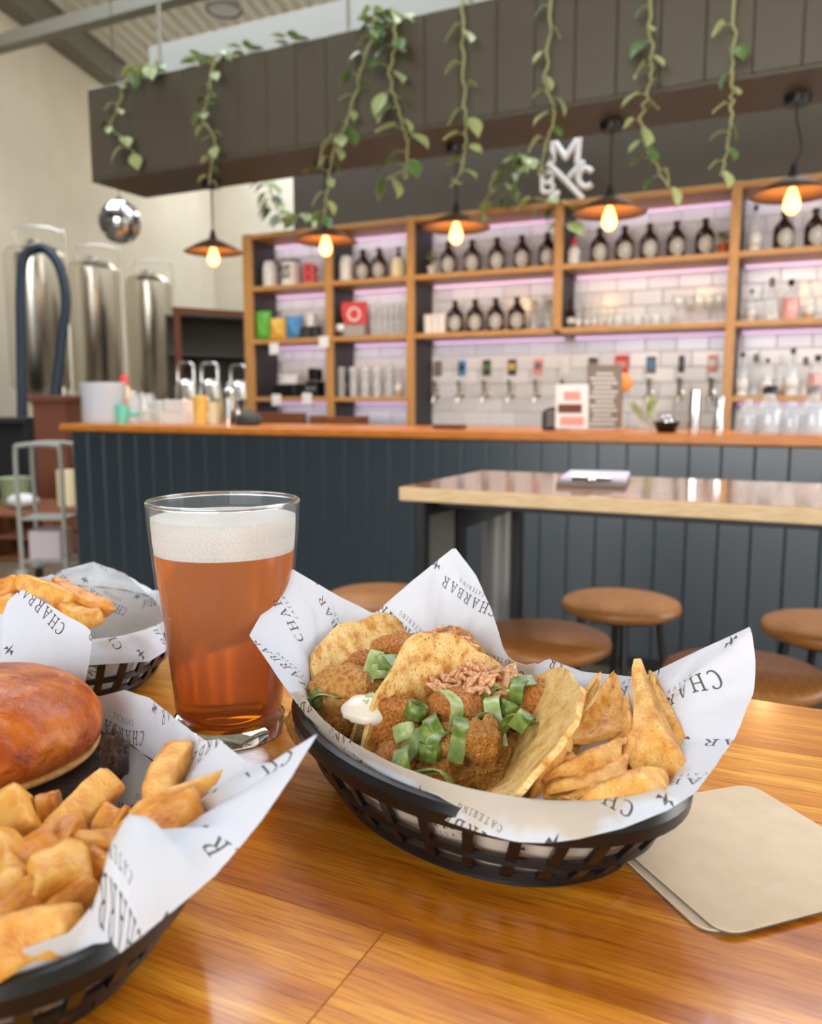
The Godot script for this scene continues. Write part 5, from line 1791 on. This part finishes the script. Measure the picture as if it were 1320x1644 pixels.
func build_baskets() -> void:
	var y := TABLE + 0.0003
	var c1 := Vector3(-0.149, y, -0.367)
	var c2 := Vector3(-0.284, y, -0.2)
	var c3 := Vector3(-0.497, y, -0.43)
	make_basket(c1, "black oval plastic basket of tacos and tortilla chips")
	make_basket(c2, "black oval plastic basket under the burger and fries")
	make_basket(c3, "black oval plastic basket of fries behind the burger")
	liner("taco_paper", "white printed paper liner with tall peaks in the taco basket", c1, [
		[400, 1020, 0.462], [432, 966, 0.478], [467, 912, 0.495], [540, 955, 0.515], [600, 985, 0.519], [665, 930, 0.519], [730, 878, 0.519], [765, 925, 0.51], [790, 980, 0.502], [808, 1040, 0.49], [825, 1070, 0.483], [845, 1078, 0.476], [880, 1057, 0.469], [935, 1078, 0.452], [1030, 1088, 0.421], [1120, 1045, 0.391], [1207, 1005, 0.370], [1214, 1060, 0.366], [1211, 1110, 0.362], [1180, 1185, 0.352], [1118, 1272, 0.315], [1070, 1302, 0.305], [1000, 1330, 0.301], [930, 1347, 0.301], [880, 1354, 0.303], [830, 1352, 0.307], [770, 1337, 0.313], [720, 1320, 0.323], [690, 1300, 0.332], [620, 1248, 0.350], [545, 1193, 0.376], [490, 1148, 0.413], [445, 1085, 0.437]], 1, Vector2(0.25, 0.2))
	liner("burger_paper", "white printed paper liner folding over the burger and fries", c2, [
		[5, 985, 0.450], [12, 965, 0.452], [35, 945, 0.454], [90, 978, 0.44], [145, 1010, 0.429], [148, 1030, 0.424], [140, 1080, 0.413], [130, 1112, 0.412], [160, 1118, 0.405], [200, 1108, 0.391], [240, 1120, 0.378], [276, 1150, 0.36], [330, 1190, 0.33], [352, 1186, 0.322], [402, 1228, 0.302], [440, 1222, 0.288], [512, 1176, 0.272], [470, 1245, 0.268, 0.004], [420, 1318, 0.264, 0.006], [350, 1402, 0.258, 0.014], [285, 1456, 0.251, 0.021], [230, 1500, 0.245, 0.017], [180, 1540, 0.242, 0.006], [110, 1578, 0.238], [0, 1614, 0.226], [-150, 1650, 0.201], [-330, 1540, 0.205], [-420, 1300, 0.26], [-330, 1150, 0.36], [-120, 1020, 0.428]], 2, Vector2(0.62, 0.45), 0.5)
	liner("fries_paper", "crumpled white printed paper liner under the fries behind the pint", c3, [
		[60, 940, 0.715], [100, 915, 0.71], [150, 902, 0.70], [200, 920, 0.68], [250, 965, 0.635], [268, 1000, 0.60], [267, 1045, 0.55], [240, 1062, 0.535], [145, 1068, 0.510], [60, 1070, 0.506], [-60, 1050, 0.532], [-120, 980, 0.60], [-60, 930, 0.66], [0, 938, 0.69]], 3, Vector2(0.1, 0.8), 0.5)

func build_coasters() -> void:
	var poly := PackedVector2Array()
	var h := 0.0487
	var r := 0.009
	for q in [[1, 1], [-1, 1], [-1, -1], [1, -1]]:
		for k in 7:
			var a: float = [0.0, PI / 2, PI, PI * 1.5][[[1, 1], [-1, 1], [-1, -1], [1, -1]].find(q)] + PI / 2 * k / 6.0
			poly.append(Vector2(q[0] * (h - r) + cos(a) * r, q[1] * (h - r) + sin(a) * r))
	var lie := Basis(Vector3.RIGHT, -PI / 2)
	for q in [[-0.0285, -0.3775, 0.0, 0.775, "coaster", "pale card coaster lying underneath the upper coaster"], [-0.0235, -0.3775, 0.00145, 0.80, "coaster", "pale square card coaster with rounded corners lying on another coaster"]]:
		var t := thing(q[4], q[5], "coaster", Vector3(q[0], TABLE + 0.0002 + q[2], q[1]), q[3], "two stacked card coasters")
		var a := S(false)
		slab(a, poly, 0.0007, Transform3D(lie, Vector3(0, 0.00035, 0)))
		put("under_face", a, M.coaster_rim, t)
		var b := S(false)
		slab(b, poly, 0.0007, Transform3D(lie, Vector3(0, 0.00105, 0)))
		put("top_face", b, M.coaster_card, t)

# ------------------------------------------------------------------ food
func taco_shell(called: String, label: String, at: Vector3, flares: Array, R: float, short: float, deep: float, rb: float, turn: float, seed := 0, fan := 0.0) -> Node3D:
	var t := thing(called, label, "taco shell", at, turn, "taco shells")
	var g := []
	for i in 17:
		var row := []
		var rho := maxf(i / 16.0, 0.004)
		for k in 64:
			var f := TAU * k / 64
			var edge := 1.0 + 0.03 * sin(f * 5.0 + seed) + 0.015 * sin(f * 11.0 + seed * 2)
			var l := R * rho * cos(f) * edge * (short if cos(f) > 0.0 else 1.0)
			var z := -deep * rho * sin(f) * edge
			var flare: float = flares[0] if l < 0 else flares[1]
			var q := absf(l)
			var th := PI / 2 - flare
			var arc := rb * th
			var p: Vector2
			if q < arc:
				p = Vector2(rb * sin(q / rb), rb - rb * cos(q / rb))
			else:
				p = Vector2(rb * sin(th), rb - rb * cos(th)) + Vector2(sin(flare), cos(flare)) * (q - arc)
			var nz := wob.get_noise_3d(l * 420.0 + seed * 40, z * 420.0, 3.0) * 0.004 * rho
			row.append(Vector3(p.x * signf(l) + nz + fan * z * smoothstep(0.0, R * 0.6, l), p.y + nz * 0.5 + 3.0 * z * z, z))
		g.append(row)
	var st := S()
	sheet(st, g, 0.0026, [], true)
	put("tortilla", st, M.tortilla, t)
	return t

func nugget(p: Vector3, r: Vector3, seed: float, m: Material, label: String, group := "fried chicken pieces", amp := 0.28, freq := 1.3) -> void:
	var t := thing("fried_chicken_piece", label, "chicken", p, seed * 1.3, group)
	var st := S()
	blob(st, Vector3.ZERO, r, amp, freq, seed, 40 if seed > 20.0 else 24, 56 if seed > 20.0 else 32)
	put("crumbed_piece", st, m, t)

func build_tacos() -> void:
	var y := TABLE + 0.0095
	var c := Vector3(-0.149, 0, -0.367)
	var e1 := Vector3(0.866, 0, 0.5)
	var e2 := Vector3(0.5, 0, -0.866)
	var P := func(lx: float, h: float, back: float) -> Vector3:
		return c + e1 * lx + e2 * back + Vector3(0, y + h, 0)
	taco_shell("taco_shell", "toasted tortilla shell with one browned wall leaning on the paper, at the pint end", P.call(-0.060, 0.004, 0.006), [0.66, 0.22], 0.08, 0.86, 0.054, 0.017, -0.42, 1)
	taco_shell("taco_shell", "pale open tortilla shell beside the tortilla chips", P.call(0.005, 0.004, -0.004), [0.2, 0.72], 0.08, 1.2, 0.055, 0.017, -0.40, 4, 0.85)
	# filling of the first taco
	nugget(P.call(-0.062, 0.024, 0.004), Vector3(0.022, 0.016, 0.046), 21.0, M.chicken, "bed of spiced mince at the bottom of the taco near the pint", "taco fillings", 0.3, 5.0)
	nugget(P.call(0.014, 0.021, -0.006), Vector3(0.030, 0.014, 0.045), 22.0, M.corn_mash, "bed of golden crumbs at the bottom of the taco near the chips", "taco fillings", 0.32, 6.0)
	nugget(P.call(-0.066, 0.047, 0.002), Vector3(0.0175, 0.0165, 0.0175), 1.0, M.chicken, "dark crumbed chicken ball in the middle of the taco near the pint")
	nugget(P.call(-0.064, 0.034, -0.031), Vector3(0.02, 0.017, 0.02), 2.0, M.chicken_pale, "paler golden chicken piece below the white sauce")
	nugget(P.call(-0.082, 0.036, -0.012), Vector3(0.013, 0.013, 0.016), 3.0, M.chicken, "dark brown chicken piece against the browned tortilla wall")
	nugget(P.call(-0.060, 0.046, 0.034), Vector3(0.016, 0.015, 0.016), 4.0, M.chicken, "crumbed chicken piece at the back of the taco near the pint")
	nugget(P.call(-0.068, 0.02, -0.047), Vector3(0.018, 0.014, 0.012), 5.0, M.chicken_pale, "golden chicken piece at the front mouth of the taco near the pint")
	# filling of the second taco
	nugget(P.call(-0.010, 0.030, -0.036), Vector3(0.013, 0.02, 0.017), 6.0, M.chicken, "tall dark crumbed chicken strip along the wall of the taco near the chips")
	nugget(P.call(0.010, 0.022, -0.050), Vector3(0.018, 0.013, 0.012), 7.0, M.chicken, "orange crumbed chicken strip at the front mouth of the taco near the chips")
	nugget(P.call(0.020, 0.034, -0.030), Vector3(0.013, 0.011, 0.012), 8.0, M.chicken_pale, "knobbly golden chicken piece beside the scallions")
	nugget(P.call(0.006, 0.040, -0.012), Vector3(0.017, 0.014, 0.018), 9.0, M.chicken, "crumbed chicken piece under the shredded topping")
	nugget(P.call(0.016, 0.042, 0.022), Vector3(0.018, 0.014, 0.018), 10.0, M.chicken, "crumbed chicken piece at the back of the taco near the chips")
	nugget(P.call(0.030, 0.028, -0.042), Vector3(0.009, 0.008, 0.009), 11.0, M.corn_mash, "yellow mashed corn against the pale tortilla wall", "corn and mash", 0.35, 2.0)
	nugget(P.call(0.036, 0.040, -0.02), Vector3(0.008, 0.011, 0.012), 12.0, M.corn_mash, "yellow mashed corn high on the pale tortilla wall", "corn and mash", 0.35, 2.0)
	nugget(P.call(0.012, 0.035, -0.040), Vector3(0.008, 0.007, 0.008), 13.0, M.shreds, "small pale lump between the chicken strips", "corn and mash", 0.4, 2.0)
	# white sauce
	var s := thing("sauce_dollop", "dollop of white sauce on the chicken of the taco near the pint", "sauce", at_depth(592, 1140, 0.402))
	var st := S()
	blob(st, Vector3.ZERO, Vector3(0.0125, 0.0065, 0.012), 0.3, 1.4, 3.0, 14, 20)
	put("sauce", st, M.sauce_white, s)
	# shredded topping, too fine to count
	var r := RandomNumberGenerator.new()
	r.seed = 21
	for q in [[-0.002, 0.054, 0.006, 0.02, 70, "heap of shredded crumbed topping on the taco near the chips"], [-0.058, 0.058, 0.022, 0.014, 36, "shredded topping on the taco near the pint"]]:
		var sh := S()
		for k in q[4]:
			var a := r.randf_range(0, TAU)
			var d: float = sqrt(r.randf()) * q[3]
			var o: Vector3 = P.call(q[0] + cos(a) * d, q[1] + 0.012 * (1.0 - d / q[3]) * r.randf() - 0.004, q[2] + sin(a) * d * 1.2)
			var dir := Vector3(r.randf_range(-1, 1), r.randf_range(-0.5, 0.9), r.randf_range(-1, 1)).normalized() * r.randf_range(0.004, 0.009)
			tube(sh, bend([o - dir, o + Vector3(0, 0.0015, 0), o + dir + Vector3(r.randf_range(-1, 1), 0, 0) * 0.002], 2), [0.0006, 0.0015, 0.0017, 0.0014, 0.0006], 5)
		var ob := put("shredded_topping", sh, M.shreds)
		ob.set_meta("kind", "stuff")
		tag(ob, q[5], "topping")
	# sliced scallions
	var ring := S()
	lathe(ring, [[0.0042, -0.004], [0.0052, -0.004], [0.0055, 0.0], [0.0052, 0.004], [0.0042, 0.004], [0.0044, 0.0], [0.0042, -0.004]], 18)
	ring.generate_normals()
	var ring_mesh := ring.commit()
	var strips := []
	for v in 3:
		var g := []
		for i in 9:
			var row := []
			for j in 3:
				var u := i / 8.0
				row.append(Vector3((j - 1) * 0.0032, sin(u * PI * (0.8 + v * 0.3)) * 0.005, (u - 0.5) * (0.016 + v * 0.003)))
			g.append(row)
		var ss := S()
		sheet(ss, g, 0.0007)
		ss.generate_normals()
		strips.append(ss.commit())
	for q in [[480, 1104, 0.462, 0, 1], [516, 1134, 0.428, 1, 0], [508, 1122, 0.436, 0, 0], [600, 1066, 0.447, 2, 1], [618, 1068, 0.443, 1, 0], [635, 1076, 0.437, 2, 0], [612, 1078, 0.44, 0, 1], [588, 1132, 0.405, 2, 1], [640, 1085, 0.43, 0, 0]]:
		scallion(q, strips, ring_mesh, "on the taco near the pint", "scallion slices on the taco near the pint")
	for q in [[676, 1190, 0.372, 2, 0], [700, 1168, 0.378, 1, 0], [712, 1190, 0.37, 2, 0], [735, 1186, 0.37, 1, 0], [690, 1205, 0.366, 0, 0], [724, 1150, 0.383, 2, 1], [668, 1142, 0.39, 0, 0], [650, 1178, 0.375, 0, 1], [655, 1240, 0.352, 1, 0], [690, 1252, 0.345, 2, 0], [795, 1152, 0.384, 2, 1], [810, 1120, 0.402, 2, 0], [828, 1112, 0.404, 1, 0], [842, 1108, 0.404, 2, 0], [826, 1172, 0.372, 1, 0], [842, 1160, 0.375, 2, 0], [815, 1140, 0.39, 0, 0], [780, 1165, 0.378, 0, 0]]:
		scallion(q, strips, ring_mesh, "on the taco near the chips", "scallion slices on the taco near the chips")

func scallion(q: Array, strips: Array, ring_mesh: Mesh, label: String, group: String) -> void:
	var o := put_mesh("scallion_slice", strips[q[3]] if q[3] > 0 else ring_mesh, M.scallion_pale if q[4] else M.scallion)
	tag(o, "%s green scallion %s %s" % ["pale" if q[4] else "dark", ["ring", "short curled strip", "long curled strip"][q[3]], label], "scallion", group)
	o.position = at_depth(q[0], q[1], q[2])
	o.rotation = Vector3(rng.randf_range(-0.5, 0.9), rng.randf_range(0, TAU), rng.randf_range(-0.7, 0.7))
	o.scale = Vector3.ONE * (1.15 if q[3] else 0.95)

func chip(pts: Array, bulge: float, seed: int, label: String) -> void:
	var A := at_depth(pts[0][0], pts[0][1], pts[0][2])
	var B := at_depth(pts[1][0], pts[1][1], pts[1][2])
	var C := at_depth(pts[2][0], pts[2][1], pts[2][2])
	var mid := (A + B + C) / 3.0
	var n := (B - A).cross(C - A).normalized()
	if n.dot(EYE - mid) < 0:
		n = -n
	var out := []                              # rounded triangle outline
	var corner := [A, B, C]
	for k in 3:
		var p: Vector3 = corner[k]
		var prev: Vector3 = corner[(k + 2) % 3]
		var next: Vector3 = corner[(k + 1) % 3]
		var r := 0.16
		var p0 := p.lerp(prev, r)
		var p1 := p.lerp(next, r)
		for i in 5:
			var f := i / 4.0
			out.append(p0.lerp(p, f).lerp(p.lerp(p1, f), f) - mid)
		for i in 4:
			out.append(p1.lerp(next.lerp(p, r), (i + 1) / 5.0) - mid)
	var g := []
	for i in 9:
		var row := []
		var rho := maxf(i / 8.0, 0.01)
		for k in out.size():
			var v: Vector3 = out[k] * rho
			var wave := wob.get_noise_3d(v.x * 800 + seed * 61, v.y * 800, v.z * 800 + seed * 7) * 0.006
			v += n * (bulge * (1.0 - rho * rho) + wave * rho)
			v *= 1.0 + 0.03 * sin(k * 1.9 + seed)  * rho
			row.append(v)
		g.append(row)
	var t := thing("tortilla_chip", label, "chip", mid, 0.0, "tortilla chips")
	var st := S()
	sheet(st, g, 0.0024, [], true)
	put("chip", st, M.chip, t)

func build_chips() -> void:
	chip([[1018, 1044, 0.40], [1118, 1268, 0.343], [1016, 1272, 0.341]], 0.007, 1, "tall upright tortilla chip standing highest in the basket")
	chip([[1040, 1072, 0.405], [1130, 1240, 0.352], [1062, 1256, 0.352]], 0.002, 2, "tortilla chip with a burnt corner behind the tallest chip")
	chip([[1006, 1112, 0.39], [1032, 1268, 0.34], [1000, 1215, 0.355]], 0.004, 3, "narrow folded tortilla chip beside the tallest chip")
	chip([[988, 1066, 0.415], [904, 1204, 0.366], [1010, 1178, 0.373]], -0.006, 4, "broad curved tortilla chip with a pale edge")
	chip([[966, 1076, 0.42], [878, 1188, 0.38], [950, 1150, 0.395]], -0.004, 5, "tortilla chip wedged between the broad chip and the taco")
	chip([[944, 1092, 0.418], [866, 1262, 0.352], [936, 1196, 0.372]], -0.004, 11, "tortilla chip standing close behind the small leaning chip")
	chip([[900, 1180, 0.375], [870, 1290, 0.33], [960, 1262, 0.338]], 0.003, 12, "tortilla chip lying at the foot of the pale tortilla wall")
	chip([[1000, 1165, 0.385], [930, 1262, 0.345], [1030, 1262, 0.345]], 0.003, 13, "tortilla chip hidden behind the narrow folded chip")
	chip([[926, 1166, 0.372], [846, 1284, 0.335], [900, 1240, 0.345]], 0.005, 6, "small tortilla chip leaning against the pale tortilla wall")
	chip([[1010, 1188, 0.362], [862, 1264, 0.338], [985, 1228, 0.345]], 0.005, 7, "flat tortilla chip lying on top of the lower chips")
	chip([[1012, 1216, 0.354], [868, 1284, 0.330], [1000, 1262, 0.332]], 0.003, 8, "tortilla chip lying second in the flat stack")
	chip([[1000, 1240, 0.346], [884, 1294, 0.324], [1010, 1282, 0.324]], 0.002, 9, "dark tortilla chip lowest in the flat stack")
	chip([[1072, 1232, 0.340], [920, 1296, 0.313], [1064, 1292, 0.313]], 0.007, 10, "pale domed tortilla chip resting on the front paper lip")

func fry(a: Array, b: Array, wide: float, seed: int, m: Material, label: String, group: String, sag := 0.0) -> void:
	var p := at_depth(a[0], a[1], a[2])
	var q := at_depth(b[0], b[1], b[2])
	var mid := (p + q) / 2.0
	var d := (q - p).normalized()
	var x := d.cross(Vector3.UP).normalized().rotated(d, seed * 0.7)
	var yv := x.cross(d)
	var t := thing("potato_fry", label, "fry", mid, 0.0, group)
	var g := []
	for i in 15:
		var f := i / 14.0
		var c := p.lerp(q, f) - mid + Vector3(0, -sag * 4.0 * f * (1.0 - f), 0) + x * 0.002 * sin(f * 5.0 + seed)
		var cap := 1.0
		if i == 0 or i == 14:
			cap = 0.02
		elif i == 1 or i == 13:
			cap = 0.86
		elif i == 2 or i == 12:
			cap = 1.0
		var row := []
		for k in 24:
			var u := TAU * k / 24
			var sq := 1.0 / pow(pow(absf(cos(u)), 7.0) + pow(absf(sin(u)), 7.0), 1.0 / 7.0)
			var rr := wide * 0.5 * sq * cap * (1.0 + 0.13 * wob.get_noise_3d(f * 60.0, cos(u) * 8 + seed * 13, sin(u) * 8))
			var shift := d * (0.0 if cap > 0.5 else (0.0018 if i == 0 else -0.0018))
			row.append(c + shift + x * cos(u) * rr + yv * sin(u) * rr)
		row.reverse()
		g.append(row)
	var st := S()
	sheet(st, g, 0.0, [], true)
	put("fry", st, m, t)

func build_burger() -> void:
	var c := at_depth(-30, 1205, 0.36)
	var t := thing("burger", "burger with a glossy brown brioche bun among the fries", "burger", Vector3(c.x, TABLE + 0.019, c.z))
	var g := []
	var prof := [[0.02, 0.0735], [0.044, 0.0735], [0.0515, 0.077], [0.0545, 0.085], [0.0535, 0.094], [0.049, 0.104], [0.041, 0.113], [0.029, 0.119], [0.015, 0.122], [0.001, 0.1225]]
	var shp := bend(prof.map(func(p): return Vector3(p[0] * 0.93, 0.031 + (p[1] - 0.0735) * 0.68, 0)), 3)
	for p in shp:
		var row := []
		for k in 64:
			var a := TAU * k / 64
			var n := 1.0 + 0.05 * wob.get_noise_3d(cos(a) * 14, sin(a) * 14, p.y * 300) + 0.02 * wob.get_noise_3d(cos(a) * 50, sin(a) * 50, p.y * 900)
			row.append(Vector3(cos(a) * p.x * n, p.y, -sin(a) * p.x * n))
		g.append(row)
	var st := S()
	sheet(st, g, 0.0, [], true)
	put("bun_top", st, M.bun, t)
	put_mesh("bun_cut_face", lathe_mesh([[0.0, 0.0285], [0.042, 0.0285], [0.0475, 0.0295], [0.0485, 0.0315], [0.044, 0.0325], [0.0, 0.0325]], 48), M.bun_cut, t)
	var pt := S()
	blob(pt, Vector3(0.002, 0.02, 0.0), Vector3(0.047, 0.009, 0.047), 0.14, 2.0, 2.0, 16, 48)
	put("patty", pt, M.patty, t)
	put_mesh("bun_base", lathe_mesh([[0.0, 0.0], [0.036, 0.0], [0.044, 0.003], [0.045, 0.008], [0.043, 0.012], [0.0, 0.0125]], 48), M.bun, t)
	var pc := S()
	blob(pc, at_depth(184, 1214, 0.335) - t.position, Vector3(0.0055, 0.0105, 0.006), 0.5, 1.8, 6.0, 20, 26)
	put("patty_edge", pc, M.patty, t)

func build_fries() -> void:
	var L := [
		[[62, 1352, 0.292], [192, 1256, 0.322], 0.0125, 0, "thick pale fry pointing at the dark patty edge"],
		[[75, 1400, 0.278], [118, 1318, 0.300], 0.0125, 1, "browned knobbly fry lying under the thick pale fry"],
		[[14, 1278, 0.308], [30, 1350, 0.290], 0.0135, 0, "short fry directly below the bun"],
		[[58, 1300, 0.31], [98, 1292, 0.312], 0.0105, 1, "short browned fry tucked under the bun edge"],
		[[36, 1428, 0.262], [152, 1402, 0.272], 0.0165, 0, "wide pale potato wedge with a soft highlight"],
		[[-60, 1560, 0.224], [134, 1474, 0.252], 0.0155, 0, "large long fry along the paper edge of the burger basket"],
		[[-20, 1432, 0.258], [66, 1468, 0.258], 0.0125, 0, "pale fry crossing below the wide wedge"],
		[[-10, 1340, 0.285], [16, 1430, 0.265], 0.0125, 0, "fry standing between the bun and the wide wedge"],
		[[252, 1312, 0.305], [286, 1196, 0.338], 0.0115, 0, "upright golden fry leaning on the printed paper"],
		[[205, 1340, 0.288], [394, 1236, 0.318], 0.0115, 0, "longest golden fry reaching over the paper valley"],
		[[120, 1378, 0.28], [226, 1338, 0.29], 0.0125, 1, "orange browned fry behind the near paper fold"],
		[[158, 1318, 0.30], [206, 1330, 0.297], 0.0115, 1, "short orange fry between the thick fry and the longest fry"],
		[[200, 1345, 0.284], [330, 1280, 0.292], 0.012, 1, "browned fry lying beside the longest fry"],
		[[150, 1420, 0.268], [60, 1500, 0.252], 0.0125, 1, "browned fry half hidden by the near paper fold"],
		[[-40, 1500, 0.245], [60, 1440, 0.26], 0.0135, 1, "browned fry under the pale crossing fry"],
		[[100, 1450, 0.268], [180, 1380, 0.28], 0.012, 1, "browned fry under the wide wedge"],
		[[10, 1400, 0.272], [90, 1350, 0.285], 0.012, 1, "browned fry in the middle of the burger basket"],
	]
	for k in L.size():
		var q: Array = L[k]
		fry(q[0], q[1], q[2], k + 1, M.fry_brown if q[3] else M.fry, q[4], "fries in the burger basket")
	var N := [
		[[26, 930, 0.60], [128, 968, 0.585], 0.012, 0, "pale long fry on top of the far basket"],
		[[78, 946, 0.60], [186, 978, 0.575], 0.011, 1, "browned pointed fry reaching towards the pint"],
		[[88, 938, 0.615], [118, 990, 0.58], 0.013, 1, "knobbly browned fry in the middle of the far basket"],
		[[100, 975, 0.585], [160, 1000, 0.56], 0.012, 0, "pale fry lowest on the far paper"],
		[[-30, 955, 0.60], [36, 940, 0.61], 0.014, 1, "browned fry beside the pale long fry of the far basket"],
		[[-40, 985, 0.58], [30, 965, 0.59], 0.013, 0, "pale fry behind the burger paper peak"],
		[[10, 1000, 0.565], [90, 985, 0.575], 0.012, 1, "browned fry hidden behind the burger paper peak"],
	]
	for k in N.size():
		var q: Array = N[k]
		fry(q[0], q[1], q[2], k + 31, M.fry_brown if q[3] else M.fry, q[4], "fries in the far basket")

func build_all() -> void:
	build_table()
	build_pint()
	build_baskets()
	build_coasters()
	build_tacos()
	build_chips()
	build_burger()
	build_fries()
	build_far_table()
	build_stools()
	build_vines()
	build_mirror_ball()
	build_brewery()
	build_shelf_things()
	build_counter_things()

func _ready() -> void:
	rng.seed = 7
	wob.seed = 3
	wob.frequency = 0.05
	# --- camera
	eye_basis = Basis.from_euler(Vector3(deg_to_rad(-PITCH), deg_to_rad(YAW), 0))
	var cam := Camera3D.new()
	cam.name = "camera"
	cam.transform = Transform3D(eye_basis, EYE)
	cam.near = 0.02
	cam.far = 100.0
	var lens := CameraAttributesPhysical.new()
	lens.frustum_focal_length = 12.0 * FOCAL / 822.0
	lens.frustum_focus_distance = 0.43
	lens.exposure_aperture = 12.0 * FOCAL / 822.0 / APERTURE_MM
	cam.attributes = lens
	cam.fov = rad_to_deg(2.0 * atan(822.0 / FOCAL))
	add_child(cam)
	cam.current = true
	# --- sky and exposure
	var env := Environment.new()
	env.background_mode = Environment.BG_SKY
	var sm := ProceduralSkyMaterial.new()
	sm.sky_top_color = c8(214, 224, 240)
	sm.sky_horizon_color = c8(246, 243, 238)
	sm.sky_curve = 0.3
	sm.ground_bottom_color = c8(150, 146, 138)
	sm.ground_horizon_color = c8(210, 208, 202)
	sm.sky_energy_multiplier = 1.0
	sm.sun_angle_max = 1.0
	var sky := Sky.new()
	sky.sky_material = sm
	env.sky = sky
	env.background_energy_multiplier = SKY
	env.tonemap_mode = Environment.TONE_MAPPER_LINEAR
	env.tonemap_exposure = EXPOSURE
	env.sdfgi_enabled = true
	env.ssao_enabled = true
	env.ssil_enabled = true
	var we := WorldEnvironment.new()
	we.name = "environment"
	we.environment = env
	add_child(we)
	make_materials()
	build_room()
	build_bar()
	build_canopy()
	build_back_bar()
	for k in 5:
		pendant(-3.305 + 0.78 * k, k)
	build_all()
